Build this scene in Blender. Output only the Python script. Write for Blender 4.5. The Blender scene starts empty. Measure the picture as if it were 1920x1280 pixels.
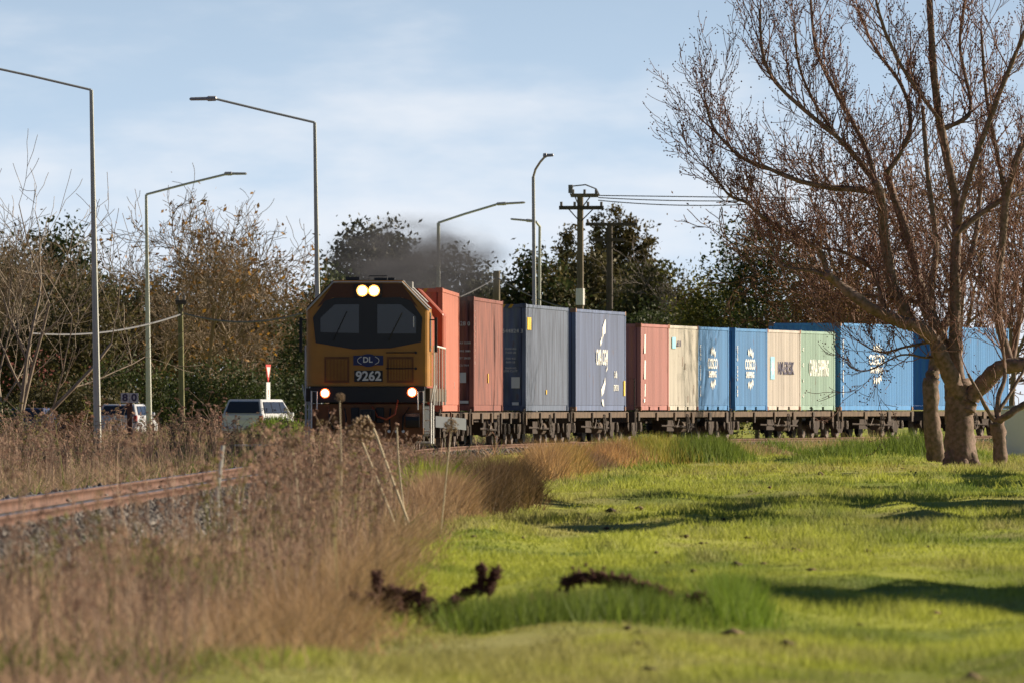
import bpy, bmesh, math, random
import numpy as np
from mathutils import Vector, Matrix

# ------------------------------------------------------------------ camera, sky, sun, exposure
scene = bpy.context.scene
COL = scene.collection
CAMZ = 1.5
FPX = 21000.0                      # focal length in photo pixels (1920 wide)
cam_d = bpy.data.cameras.new('camera'); cam = bpy.data.objects.new('camera', cam_d); COL.objects.link(cam)
cam.location = (0, 0, CAMZ)
cam.rotation_euler = (math.radians(90) + math.atan(123 / FPX), 0, 0)
cam_d.sensor_width = 36; cam_d.lens = FPX / 1920 * 36
cam_d.clip_start = 1; cam_d.clip_end = 9000
cam_d.dof.use_dof = True; cam_d.dof.focus_distance = 268; cam_d.dof.aperture_fstop = 9.5
scene.camera = cam

SUN_AZ, SUN_EL = math.radians(22), math.radians(23)     # azimuth from +X towards +Y
S = Vector((math.cos(SUN_EL) * math.cos(SUN_AZ), math.cos(SUN_EL) * math.sin(SUN_AZ), math.sin(SUN_EL)))
world = bpy.data.worlds.new('World'); scene.world = world; world.use_nodes = True
nt = world.node_tree; nt.nodes.clear()
def WN(t, **k):
    n = nt.nodes.new(t)
    for a, b in k.items(): setattr(n, a, b)
    return n
tc = WN('ShaderNodeTexCoord')
lift = WN('ShaderNodeVectorMath', operation='ADD'); lift.inputs[1].default_value = (0, 0, 0.10)
nrm = WN('ShaderNodeVectorMath', operation='NORMALIZE')
sky = WN('ShaderNodeTexSky', sky_type='NISHITA'); sky.sun_disc = False
sky.sun_elevation = SUN_EL; sky.sun_rotation = math.radians(90) - SUN_AZ
sky.air_density = 0.6; sky.dust_density = 0.2; sky.ozone_density = 1.5
nt.links.new(tc.outputs['Generated'], lift.inputs[0]); nt.links.new(lift.outputs[0], nrm.inputs[0]); nt.links.new(nrm.outputs[0], sky.inputs[0])
# soft cloud bank low over the horizon, all the way round
mp = WN('ShaderNodeMapping'); mp.inputs['Scale'].default_value = (1, 1, 3.2)
nz = WN('ShaderNodeTexNoise'); nz.inputs['Scale'].default_value = 42; nz.inputs['Detail'].default_value = 5; nz.inputs['Roughness'].default_value = 0.55
nt.links.new(tc.outputs['Generated'], mp.inputs[0]); nt.links.new(mp.outputs[0], nz.inputs['Vector'])
sep = WN('ShaderNodeSeparateXYZ'); nt.links.new(tc.outputs['Generated'], sep.inputs[0])
el = WN('ShaderNodeMath', operation='MULTIPLY_ADD'); el.inputs[1].default_value = -16; el.inputs[2].default_value = 0.50
nt.links.new(sep.outputs['Z'], el.inputs[0])
elc = WN('ShaderNodeMath', operation='MAXIMUM'); elc.inputs[1].default_value = -0.36; nt.links.new(el.outputs[0], elc.inputs[0])
ad = WN('ShaderNodeMath', operation='ADD'); nt.links.new(nz.outputs['Fac'], ad.inputs[0]); nt.links.new(elc.outputs[0], ad.inputs[1])
rmp = WN('ShaderNodeMapRange', interpolation_type='SMOOTHSTEP'); rmp.inputs['From Min'].default_value = 0.42; rmp.inputs['From Max'].default_value = 0.92
rmp.inputs['To Max'].default_value = 0.75
nt.links.new(ad.outputs[0], rmp.inputs['Value'])
mix = WN('ShaderNodeMix', data_type='RGBA'); nt.links.new(rmp.outputs[0], mix.inputs['Factor'])
hz = WN('ShaderNodeMapRange', interpolation_type='SMOOTHSTEP'); hz.inputs['From Min'].default_value = 0.0; hz.inputs['From Max'].default_value = 0.09; hz.inputs['To Min'].default_value = 0.85; hz.inputs['To Max'].default_value = 0.0
nt.links.new(sep.outputs['Z'], hz.inputs['Value'])
hmix = WN('ShaderNodeMix', data_type='RGBA'); nt.links.new(hz.outputs[0], hmix.inputs['Factor']); nt.links.new(sky.outputs[0], hmix.inputs['A']); hmix.inputs['B'].default_value = (8.9, 11.1, 13.5, 1)   # pale distant air
nt.links.new(hmix.outputs['Result'], mix.inputs['A']); mix.inputs['B'].default_value = (11.9, 12.2, 12.8, 1)
bg = WN('ShaderNodeBackground'); bg.inputs['Strength'].default_value = 0.05
wo = WN('ShaderNodeOutputWorld'); nt.links.new(mix.outputs['Result'], bg.inputs['Color']); nt.links.new(bg.outputs[0], wo.inputs[0])

sd = bpy.data.lights.new('sun', 'SUN'); sd.energy = 5.0; sd.angle = math.radians(0.5); sd.color = (1, 0.86, 0.67)
sun = bpy.data.objects.new('sun', sd); COL.objects.link(sun); sun.rotation_euler = S.to_track_quat('Z', 'Y').to_euler()
sun.location = (60, 200, 60)
vs = scene.view_settings
vs.view_transform = 'Standard'; vs.look = 'None'; vs.gamma = 1; vs.use_curve_mapping = False; vs.exposure = 0.62

# ------------------------------------------------------------------ helpers
rnd = random.Random(7); RNG = np.random.default_rng(11)
def at(px, py, d): return Vector(((px - 960) / FPX * d, d, CAMZ - (py - 763) / FPX * d))
def pm(px, d): return px / FPX * d            # photo pixels to metres at a distance

def mat(name, col, rough=0.7, metal=0.0, var=0.0, scale=4.0, stretch=(1, 1, 1), bump=0.0, col2=None, emit=0, trans=0.0, attr=None, spec=0.4, detail=4.0):
    m = bpy.data.materials.new(name); m.use_nodes = True; t = m.node_tree; b = t.nodes['Principled BSDF']
    b.inputs['Roughness'].default_value = rough; b.inputs['Metallic'].default_value = metal
    b.inputs['Specular IOR Level'].default_value = spec
    c = tuple(col) + (1,)
    b.inputs['Base Color'].default_value = c
    src = None
    if attr:
        a = t.nodes.new('ShaderNodeAttribute'); a.attribute_name = attr; src = a.outputs['Color']
    if var or col2 or bump:
        tcn = t.nodes.new('ShaderNodeTexCoord'); mpn = t.nodes.new('ShaderNodeMapping'); mpn.inputs['Scale'].default_value = stretch
        n = t.nodes.new('ShaderNodeTexNoise'); n.inputs['Scale'].default_value = scale; n.inputs['Detail'].default_value = detail
        t.links.new(tcn.outputs['Object'], mpn.inputs[0]); t.links.new(mpn.outputs[0], n.inputs['Vector'])
        if var or col2:
            r = t.nodes.new('ShaderNodeMapRange'); r.inputs['From Min'].default_value = 0.35; r.inputs['From Max'].default_value = 0.68
            t.links.new(n.outputs['Fac'], r.inputs['Value'])
            x = t.nodes.new('ShaderNodeMix'); x.data_type = 'RGBA'
            t.links.new(r.outputs[0], x.inputs['Factor'])
            if src: t.links.new(src, x.inputs['A'])
            else: x.inputs['A'].default_value = c
            c2 = tuple(col2) if col2 else tuple(v * (1 - var) for v in col)
            x.inputs['B'].default_value = c2 + (1,)
            src = x.outputs['Result']
        if bump:
            bp = t.nodes.new('ShaderNodeBump'); bp.inputs['Strength'].default_value = bump; bp.inputs['Distance'].default_value = 0.02
            t.links.new(n.outputs['Fac'], bp.inputs['Height']); t.links.new(bp.outputs[0], b.inputs['Normal'])
    if src: t.links.new(src, b.inputs['Base Color'])
    if emit:
        b.inputs['Emission Color'].default_value = c; b.inputs['Emission Strength'].default_value = emit
    if trans:
        tr = t.nodes.new('ShaderNodeBsdfTranslucent'); ms = t.nodes.new('ShaderNodeMixShader'); ms.inputs[0].default_value = trans
        if src: t.links.new(src, tr.inputs['Color'])
        else: tr.inputs['Color'].default_value = c
        t.links.new(b.outputs[0], ms.inputs[1]); t.links.new(tr.outputs[0], ms.inputs[2])
        t.links.new(ms.outputs[0], t.nodes['Material Output'].inputs['Surface'])
    return m

def tag(o, label=None, cat=None, group=None, kind=None):
    if label: o['label'] = label
    if cat: o['category'] = cat
    if group: o['group'] = group
    if kind: o['kind'] = kind
    return o
def empty(name, loc, rz=0, label=None, cat=None, group=None, kind=None):
    o = bpy.data.objects.new(name, None); COL.objects.link(o); o.location = loc; o.rotation_euler = (0, 0, rz); o.empty_display_size = 0.3
    return tag(o, label, cat, group, kind)
def link(name, me, m=None, parent=None, loc=None, rot=None):
    o = bpy.data.objects.new(name, me); COL.objects.link(o)
    if m is not None:
        if len(me.materials) == 0: me.materials.append(m)
        o.material_slots[0].link = 'OBJECT'; o.material_slots[0].material = m
    if parent: o.parent = parent
    if loc is not None: o.location = loc
    if rot is not None: o.rotation_euler = rot
    return o
class MB:
    def __init__(s): s.v = []; s.f = []
    def add(s, vs, fs):
        n = len(s.v); s.v += [tuple(p) for p in vs]; s.f += [tuple(i + n for i in f) for f in fs]; return s
    def box(s, x0, x1, y0, y1, z0, z1):
        return s.add([(x0, y0, z0), (x1, y0, z0), (x1, y1, z0), (x0, y1, z0), (x0, y0, z1), (x1, y0, z1), (x1, y1, z1), (x0, y1, z1)],
                     [(0, 3, 2, 1), (4, 5, 6, 7), (0, 1, 5, 4), (1, 2, 6, 5), (2, 3, 7, 6), (3, 0, 4, 7)])
    def tube(s, pts, r, n=6, cap=True):
        pts = [Vector(p) for p in pts]; rs = r if hasattr(r, '__len__') else [r] * len(pts)
        base = len(s.v)
        for i, p in enumerate(pts):
            t = (pts[min(i + 1, len(pts) - 1)] - pts[max(i - 1, 0)]).normalized()
            u = t.cross(Vector((0, 0, 1)) if abs(t.z) < 0.9 else Vector((1, 0, 0))).normalized(); w = t.cross(u)
            for k in range(n):
                a = 2 * math.pi * k / n; s.v.append(tuple(p + (u * math.cos(a) + w * math.sin(a)) * rs[i]))
        for i in range(len(pts) - 1):
            for k in range(n):
                k2 = (k + 1) % n; a = base + i * n
                s.f.append((a + k, a + k2, a + n + k2, a + n + k))
        if cap:
            s.f.append(tuple(base + k for k in range(n))); s.f.append(tuple(base + (len(pts) - 1) * n + k for k in range(n - 1, -1, -1)))
        return s
    def cyl(s, c, axis, r, h, n=16):
        c = Vector(c); ax = {'X': Vector((1, 0, 0)), 'Y': Vector((0, 1, 0)), 'Z': Vector((0, 0, 1))}[axis] if isinstance(axis, str) else axis
        return s.tube([c - ax * h / 2, c + ax * h / 2], r, n)
    def prism(s, poly, y0, y1):       # poly in XZ, extruded along Y
        n = len(poly)
        s.add([(x, y0, z) for x, z in poly] + [(x, y1, z) for x, z in poly],
              [tuple(range(n)), tuple(range(2 * n - 1, n - 1, -1))] + [(i, i + n, (i + 1) % n + n, (i + 1) % n) for i in range(n)])
        return s
    def prismx(s, poly, x0, x1):      # poly in YZ, extruded along X
        n = len(poly)
        s.add([(x0, y, z) for y, z in poly] + [(x1, y, z) for y, z in poly],
              [tuple(range(n)), tuple(range(2 * n - 1, n - 1, -1))] + [(i, i + n, (i + 1) % n + n, (i + 1) % n) for i in range(n)])
        return s
    def mesh(s, name, bevel=0, smooth=False):
        me = bpy.data.meshes.new(name); me.from_pydata(s.v, [], s.f)
        bm = bmesh.new(); bm.from_mesh(me)
        if bevel: bmesh.ops.bevel(bm, geom=bm.edges[:], offset=bevel, segments=1, affect='EDGES')
        bmesh.ops.recalc_face_normals(bm, faces=bm.faces[:]); bm.to_mesh(me); bm.free()
        if smooth: me.shade_smooth()
        return me
    def build(s, name, m, parent=None, bevel=0, smooth=False, loc=None): return link(name, s.mesh(name, bevel, smooth), m, parent, loc)

def np_mesh(name, V, F, cols=None, smooth=False):
    V = np.asarray(V, np.float32); F = np.asarray(F, np.int32); k = F.shape[1]
    me = bpy.data.meshes.new(name); me.vertices.add(len(V)); me.vertices.foreach_set('co', V.ravel())
    me.loops.add(F.size); me.loops.foreach_set('vertex_index', F.ravel())
    me.polygons.add(len(F)); me.polygons.foreach_set('loop_start', np.arange(0, F.size, k, dtype=np.int32))
    if cols is not None:
        a = me.color_attributes.new('col', 'FLOAT_COLOR', 'POINT'); c4 = np.ones((len(V), 4), np.float32); c4[:, :3] = cols; a.data.foreach_set('color', c4.ravel())
    me.update(calc_edges=True)
    if smooth: me.shade_smooth()
    return me
_tc = {}
def text_mesh(s, size, sx=1.0, align='CENTER', bold=0.0, sh=0):
    cu = bpy.data.curves.new('lettering', 'FONT'); cu.body = s; cu.size = size; cu.align_x = align; cu.align_y = 'CENTER'; cu.extrude = 0.003; cu.offset = bold; cu.resolution_u = 3
    o = bpy.data.objects.new('lettering_tmp', cu); COL.objects.link(o)
    dg = bpy.context.evaluated_depsgraph_get(); dg.update()
    me = bpy.data.meshes.new_from_object(o.evaluated_get(dg)); bpy.data.objects.remove(o); bpy.data.curves.remove(cu)
    me.transform(Matrix.Diagonal((sx, 1, 1, 1))); me.materials.clear()
    return me
SIDE = Matrix(((0, 0, 1, 0), (1, 0, 0, 0), (0, 1, 0, 0), (0, 0, 0, 1)))       # text plane to the right-hand (+X) side
FRONT = Matrix(((1, 0, 0, 0), (0, 0, -1, 0), (0, 1, 0, 0), (0, 0, 0, 1)))     # text plane to the -Y face
def side_text(s, size, y, z, x, m, parent, sx=1.0, bold=0.0, rot=0):
    me = text_mesh(s, size, sx, bold=bold)
    if rot: me.transform(Matrix.Rotation(rot, 4, 'Z'))
    me.transform(SIDE); return link('lettering', me, m, parent, (x, y, z))
def front_text(s, size, x, z, y, m, parent, sx=1.0, bold=0.0):
    me = text_mesh(s, size, sx, bold=bold); me.transform(FRONT); return link('lettering', me, m, parent, (x, y, z))
def side_shape(polys, y, z, x, m, parent, name='emblem'):
    for p in polys: o = link(name, MB().prismx([(a, c) for a, c in p], 0, 0.006).mesh(name), m, parent, (x, y, z))
    return o

# ------------------------------------------------------------------ track centre line
T0 = (-4.993, 121.586, 0.0151); TS0, TR, TL = 124.3, 510.0, 42.0
_ds = 0.5; _s = np.arange(-75, 420, _ds)
_k = np.clip((_s - TS0) / TL, 0, 1) / TR
_th = T0[2] + np.concatenate([[0], np.cumsum((_k[1:] + _k[:-1]) / 2 * _ds)])
_x = np.concatenate([[0], np.cumsum((np.sin(_th[1:]) + np.sin(_th[:-1])) / 2 * _ds)]); _y = np.concatenate([[0], np.cumsum((np.cos(_th[1:]) + np.cos(_th[:-1])) / 2 * _ds)])
_i0 = int(75 / _ds); _x += T0[0] - _x[_i0]; _y += T0[1] - _y[_i0]
def trk(s): return float(np.interp(s, _s, _x)), float(np.interp(s, _s, _y)), float(np.interp(s, _s, _th))
def trk_dist(x, y):                 # signed sideways distance from the track, + to the right
    tx = np.interp(y, _y, _x); th = np.interp(y, _y, _th)
    return (x - tx) * np.cos(th)
RAIL = 0.5
def vnoise(x, y, f, seed=0):
    x = np.asarray(x, float) * f + seed * 17.3; y = np.asarray(y, float) * f + seed * 9.1
    xi = np.floor(x); yi = np.floor(y); fx = x - xi; fy = y - yi; fx = fx * fx * (3 - 2 * fx); fy = fy * fy * (3 - 2 * fy)
    h = lambda a, b: np.modf(np.abs(np.sin(a * 127.1 + b * 311.7) * 43758.5453))[0]
    return (h(xi, yi) * (1 - fx) + h(xi + 1, yi) * fx) * (1 - fy) + (h(xi, yi + 1) * (1 - fx) + h(xi + 1, yi + 1) * fx) * fy
def sstep(a, b, x): t = np.clip((x - a) / (b - a), 0, 1); return t * t * (3 - 2 * t)
MOUNDS = [(4.0, 293, 2.3, 4.0, 0.42), (1.4, 282, 1.0, 5, 0.30), (0.55, 268, 0.8, 6, 0.22), (-0.25, 165, 0.4, 5, 0.28), (-0.9, 144, 0.4, 5, 0.2), (0.7, 227, .4, 5, .28), (1.2, 245, .4, 5, .26),
          (11.6, 318, 1.6, 5, 0.40), (9.4, 316, 1.6, 4, 0.2), (-8.4, 398, 1.6, 7, 0.95), (-14, 385, 5, 10, 0.1)]
def gh(x, y):
    x = np.asarray(x, float); y = np.asarray(y, float)
    d = trk_dist(x, y); near = sstep(40, 60, y) * (1 - sstep(420, 470, y))
    z = 0.16 * (vnoise(x * 1.2, y * 0.16, 1.0, 1) - 0.5) + 0.13 * (vnoise(x, y * 0.30, 1.3, 2) - 0.5) + 0.04 * (vnoise(x, y * .6, 3.0, 3) - 0.5)
    z = z + 0.22 * (1 - sstep(1.9, 4.2, np.abs(d))) * near
    z = z + 0.25 * sstep(-3, -9, d) * near * (1 - sstep(350, 430, y))
    for mx, my, sx, sy, h in MOUNDS: z = z + h * np.exp(-((x - mx) / sx) ** 2 - ((y - my) / sy) ** 2)
    return z
def ghf(x, y): return float(gh(np.array([x]), np.array([y]))[0])

# ------------------------------------------------------------------ ground
xs = np.concatenate([-np.geomspace(3000, 32, 16), np.arange(-30, 30.01, 0.55), np.geomspace(32, 3000, 16)])
ys = np.concatenate([[-300, -50, 0, 20], np.arange(40, 420, 0.9), np.arange(420, 700, 8), np.geomspace(705, 8000, 20)])
GX, GY = np.meshgrid(xs, ys); GZ = gh(GX, GY)
V = np.stack([GX.ravel(), GY.ravel(), GZ.ravel()], 1); nx, ny = len(xs), len(ys)
ii = (np.arange(ny - 1)[:, None] * nx + np.arange(nx - 1)[None]).ravel(); F = np.stack([ii, ii + 1, ii + nx + 1, ii + nx], 1)
GREEN_A = np.array((0.39, 0.42, 0.072)); GREEN_B = np.array((0.155, 0.215, 0.04)); STRAW = np.array((0.42, 0.35, 0.15)); DRY = np.array((0.235, 0.15, 0.085)); SOIL = np.array((0.10, 0.07, 0.045))
def weed_mask(x, y):               # 1 where the dry weeds stand
    d = trk_dist(x, y); edge = -1.35 + 0.5 * (vnoise(y * 0, y, 0.11, 5) - 0.5) + 0.35 * (vnoise(x, y, 0.7, 6) - 0.5) + 0.9 * sstep(215, 285, y) - 0.5 * sstep(90, 66, y)
    right = (1 - sstep(edge - 0.15, edge + 0.25, x)) * (d > 0) * (1 - sstep(296, 304, y))
    left = (d < 0) * (y < 430) * (1 - sstep(383, 388, y) * sstep(-10.2, -9.6, x))
    return np.clip(right + left, 0, 1)
def field_col(x, y):
    a = vnoise(x, y * 0.22, 0.8, 8); b = vnoise(x, y * 0.35, 2.3, 9); c = vnoise(x, y * 0.12, 0.35, 10)
    col = GREEN_A + (GREEN_B - GREEN_A) * np.clip(sstep(0.35, 0.8, a * .6 + b * .4), 0, 1)[..., None]
    return col + (STRAW * np.array((.85, .95, .8)) - col) * (0.9 * sstep(0.40, 0.76, c * 0.55 + b * 0.45))[..., None]
gx, gy = V[:, 0], V[:, 1]
w = weed_mask(gx, gy)[:, None]
gcol = field_col(gx, gy) * (1 - w) + (SOIL + (DRY - SOIL) * vnoise(gx, gy, 1.5, 12)[:, None]) * w
ground = link('ground', np_mesh('ground', V, F, gcol, True), mat('ground_turf', (0.1, 0.15, 0.03), 0.95, attr='col', bump=0.6, scale=18, spec=0.1))
tag(ground, kind='structure')

m_asphalt = mat('asphalt', (0.055, 0.055, 0.058), 0.9, var=0.3, scale=6)
b = MB(); pl = []
for i in range(40):
    t = i / 39; y = 452 + 10 * math.sin(t * 2.2); x = -70 + t * 66; pl.append((x, y))
for (x0, y0), (x1, y1) in zip(pl[:-1], pl[1:]):
    b.add([(x0, y0 - 4, 0.2), (x1, y1 - 4, 0.2), (x1, y1 + 4, 0.2), (x0, y0 + 4, 0.2)], [(0, 1, 2, 3)])
tag(b.build('road', m_asphalt), kind='structure')

# ballast bed, sleepers and rails
prof = [(-2.5, 0.0), (-1.55, 0.335), (1.55, 0.335), (2.5, 0.0)]
ss = np.arange(-74, 415, 1.5); BV = []; BF = []
for i, s in enumerate(ss):
    x, y, th = trk(s)
    for o, z in prof: BV.append((x + math.cos(th) * o, y - math.sin(th) * o, z + 0.03))
    if i:
        for k in range(3): a = (i - 1) * 4 + k; BF.append((a, a + 1, a + 5, a + 4))
m_ballast = mat('ballast_stone', (0.12, 0.105, 0.092), 0.95, var=0.55, scale=14, bump=1.0, col2=(0.05, 0.042, 0.036))
bal = link('ballast', np_mesh('ballast', BV, BF), m_ballast); tag(bal, kind='structure')
# loose ballast stones
N = 27000
s_ = np.where(RNG.random(N) < 0.6, RNG.uniform(-38, 40, N), RNG.uniform(40, 330, N)); o_ = RNG.uniform(0.5, 2.6, N) * np.where(RNG.random(N) < 0.93, 1, -1)
bx = np.interp(s_, _s, _x); by = np.interp(s_, _s, _y); bt = np.interp(s_, _s, _th)
bz = np.interp(np.abs(o_), [1.55, 2.5], [0.365, 0.03])
C = np.stack([bx + np.cos(bt) * o_, by - np.sin(bt) * o_, bz + 0.012], 1); sz = RNG.uniform(0.022, 0.05, N)
oc = np.array([(1, 0, 0), (-1, 0, 0), (0, 1, 0), (0, -1, 0), (0, 0, .8), (0, 0, -.8)], float); of = np.array([(0, 2, 4), (2, 1, 4), (1, 3, 4), (3, 0, 4), (2, 0, 5), (1, 2, 5), (3, 1, 5), (0, 3, 5)])
OV = C[:, None] + (oc[None] * RNG.uniform(0.6, 1.35, (N, 6, 1)) + RNG.normal(0, .18, (N, 6, 3))) * sz[:, None, None]
scol = np.repeat((np.array((0.165, 0.148, 0.132)) * RNG.uniform(0.3, 1.6, (N, 1))), 6, 0)
st = link('ballast_stones', np_mesh('ballast_stones', OV.reshape(-1, 3), (np.arange(N)[:, None, None] * 6 + of[None]).reshape(-1, 3), scol), mat('loose_stone', (.2, .2, .2), 0.9, attr='col'))
tag(st, 'loose grey ballast stones along the railway track', 'stones', kind='stuff')

track = empty('railway_track', (T0[0], T0[1], 0), 0, kind='structure')
tinv = Matrix.Translation((-T0[0], -T0[1], 0))
m_rail = mat('rusty_rail', (0.17, 0.085, 0.055), 0.75, 0.1, var=0.4, scale=3)
m_head = mat('rail_head', (0.55, 0.55, 0.57), 0.3, 0.9)
rprof = [(-.065, 0), (.065, 0), (.065, .012), (.012, .03), (.012, .105), (.035, .115), (.035, .148), (-.035, .148), (-.035, .115), (-.012, .105), (-.012, .03), (-.065, .012)]
for off in (-0.5335, 0.5335):
    RV = []; RF = []; HV = []; HF = []; n = len(rprof)
    for i, s in enumerate(ss):
        x, y, th = trk(s); c, sn = math.cos(th), math.sin(th)
        for o, z in rprof: RV.append((x + c * (off + o) - T0[0], y - sn * (off + o) - T0[1], RAIL - 0.15 + z))
        for o in (-.026, .026): HV.append((x + c * (off + o) - T0[0], y - sn * (off + o) - T0[1], RAIL))
        if i:
            for k in range(n): a = (i - 1) * n; RF.append((a + k, a + (k + 1) % n, a + n + (k + 1) % n, a + n + k))
            a = (i - 1) * 2; HF.append((a, a + 1, a + 3, a + 2))
    r = link('rail', np_mesh('rail', RV, RF), m_rail, track)
    link('running_surface', np_mesh('running_surface', HV, HF), m_head, r)
m_sleeper = mat('weathered_sleeper', (0.15, 0.12, 0.095), 0.9, var=0.5, scale=5, stretch=(1, 6, 1))
slm = MB().box(-1.07, 1.07, -.11, .11, RAIL - .30, RAIL - .145).mesh('sleeper', 0.01)
for i in range(260):
    s = -40 + i * 0.65; x, y, th = trk(s); link('sleeper', slm, m_sleeper, track, (x - T0[0], y - T0[1], 0), (0, 0, -th))

# ------------------------------------------------------------------ materials for the train
m_yel = mat('loco_yellow', (0.43, 0.19, 0.02), 0.42, var=0.22, scale=2.5, spec=0.5)
m_lred = mat('loco_red', (0.42, 0.085, 0.035), 0.45, var=0.25, scale=2.5)
m_lbrown = mat('loco_lower_orange', (0.20, 0.075, 0.022), 0.6, var=0.45, scale=3)
m_roof = mat('loco_roof_grey', (0.33, 0.32, 0.31), 0.5, var=0.2)
m_black = mat('black_paint', (0.015, 0.015, 0.017), 0.45, var=0.2)
m_mask = mat('windscreen_surround', (0.012, 0.013, 0.016), 0.3)
m_glass = mat('cab_glass', (0.02, 0.032, 0.05), 0.1, spec=0.4)
m_white = mat('white_paint', (0.78, 0.77, 0.74), 0.5)
m_steel = mat('dirty_steel', (0.10, 0.075, 0.06), 0.7, 0.2, var=0.5, scale=5)
m_under = mat('underframe_brown', (0.06, 0.04, 0.03), 0.85, var=0.55, scale=5)
m_sill = mat('wagon_sill_tan', (0.15, 0.10, 0.065), 0.8, var=0.5, scale=2.5, col2=(0.07, 0.045, 0.03))
m_wheel = mat('wheel_steel', (0.22, 0.17, 0.14), 0.55, 0.5, var=0.4, scale=6)
m_blue = mat('plate_blue', (0.018, 0.028, 0.11), 0.5)
m_lamp = mat('headlight_glow', (1.0, 0.80, 0.55), 0.3, emit=26)
m_ditch = mat('marker_glow', (1.0, 0.62, 0.42), 0.3, emit=15)
m_num = mat('number_white', (0.7, 0.7, 0.68), 0.5)

# ------------------------------------------------------------------ locomotive
FIRST = 141.0
lx, ly, lth = trk(FIRST - 18.6 + 9.2)
fx, fy, fth = trk(FIRST - 18.6)
loco = empty('locomotive', (fx, fy, RAIL), -math.atan2(lx - fx, ly - fy), 'yellow and orange diesel locomotive numbered 9262 hauling the container train', 'locomotive')
def lz(zy): return 4.383 - RAIL - zy / 599.0
def lx_(zx): return (zx - 828) / 599.0
W = 1.335
prof_cab = [(-W, 1.46), (W, 1.46), (W, 3.14), (0.76, 3.745), (-0.76, 3.745), (-W, 3.14)]
def bevel_front(poly, y0, y1, r):
    # a cab shell: nose inset at the front edge so that the corners are rounded
    mb = MB(); n = len(poly); cx = sum(p[0] for p in poly) / n; cz = sum(p[1] for p in poly) / n
    rings = []
    for k in range(5):
        a = k / 4 * math.pi / 2; ins = r * (1 - math.sin(a)); yy = y0 + r * (1 - math.cos(a))
        rings.append([(x - math.copysign(min(ins, abs(x)), x), yy, z if z < 2 else z - ins * 0.35) for x, z in poly])
    rings.append([(x, y1, z) for x, z in poly])
    for rg in rings: mb.v += rg
    for i in range(len(rings) - 1):
        for k in range(n): mb.f.append((i * n + k, i * n + (k + 1) % n, (i + 1) * n + (k + 1) % n, (i + 1) * n + k))
    mb.f.append(tuple(range(n))); mb.f.append(tuple(range((len(rings) - 1) * n + n - 1, (len(rings) - 1) * n - 1, -1)))
    return mb
cab = bevel_front(prof_cab, 0.0, 2.5, 0.13).build('cab', m_yel, loco)
rf = MB()
for sx in (-1, 1): rf.add([(sx * 0.76, 0.12, 3.76), (sx * (W + .012), 0.12, 3.155), (sx * (W + .012), 2.5, 3.155), (sx * 0.76, 2.5, 3.76)], [(0, 1, 2, 3)])
rf.add([(-.76, .12, 3.76), (.76, .12, 3.76), (.76, 2.5, 3.76), (-.76, 2.5, 3.76)], [(0, 1, 2, 3)])
rf.build('roof', m_roof, loco)
MB().tube([(-W, .02, 3.10), (-.75, .02, 3.715), (.75, .02, 3.715), (W, .02, 3.10)], .022, 5).build('roof_trim', mat('trim_grey', (0.45, 0.44, 0.42), .5), loco)
# dark upper brow and the windscreen surround
brow = [(-1.10, lz(430)), (-0.74, lz(118)), (0.74, lz(118)), (1.10, lz(430)), (0.76, lz(300)), (-0.76, lz(300))]
m_brow = mat('brow_dark_orange', (0.085, 0.03, 0.013), 0.5)
MB().prism(brow, -0.012, 0.05).build('brow', m_brow, cab)
mask = [(-1.19, lz(560)), (-0.93, lz(345)), (-0.72, lz(303)), (0.72, lz(300)), (0.95, lz(345)), (1.19, lz(560)), (1.16, lz(880)), (0.5, lz(958)), (-0.32, lz(972)), (-1.13, lz(890))]
ws = MB().prism(mask, -0.018, 0.04).build('windscreen_surround', m_mask, loco)
for pts in ([(210, 570), (400, 390), (715, 390), (715, 765), (215, 752)], [(955, 390), (1260, 390), (1460, 550), (1460, 768), (955, 770)]):
    MB().prism([(lx_(a), lz(c)) for a, c in pts], -0.030, -0.012).build('window_pane', m_glass, ws)
MB().tube([(-.75, -.05, lz(860)), (-.45, -.05, lz(480))], .012, 5).build('wiper', m_black, ws); MB().tube([(.45, -.05, lz(860)), (.75, -.05, lz(500))], .012, 5).build('wiper', m_black, ws)
wp = MB().tube([(lx_(1428), -.05, lz(550)), (lx_(1430), -.05, lz(690))], 0.012, 5).build('wiper', m_white, ws)
hb = MB().box(-.29, .31, -.05, .03, lz(300), lz(125)).build('headlight_box', m_black, loco, 0.01)
m_halo = mat('warm_halo_ring', (1.0, 0.42, 0.10), .3, emit=1.6); m_halo2 = mat('red_halo_ring', (1.0, 0.16, 0.05), .3, emit=1.3)  # glare halo around the lit lenses, put in as weakly glowing rings
for x in (-.115, .14):
    hl_ = MB().cyl((x, -.06, lz(212)), 'Y', 0.125, .03, 24).build('headlight', m_halo, loco); MB().cyl((x, -.075, lz(212)), 'Y', 0.084, .02, 24).build('lens', m_lamp, hl_)
def grille(x0, x1, z0, z1):
    g = MB().box(x0, x1, -.02, .03, z0, z1).build('grille', m_lbrown, loco)
    n = 15; q = MB()
    for i in range(n): xx = x0 + .04 + (x1 - x0 - .08) * (i + .5) / n; q.box(xx - .008, xx + .008, -.035, -.018, z0 + .05, z1 - .05)
    q.build('grille_bars', m_yel, g)
grille(-.94, -.40, 1.54, 2.10); grille(.42, 1.0, 1.54, 2.10)
plate = MB().box(-.31, .34, -.035, .02, 1.915, 2.125).build('class_plate', m_blue, loco)
el_ = [(0.015 + 0.20 * math.cos(a), 2.02 + 0.14 * math.sin(a)) for a in np.linspace(0, 2 * math.pi, 25)[:-1]]
MB().prism(el_, -.045, -.034).build('plate_medallion', m_blue, plate)
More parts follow.
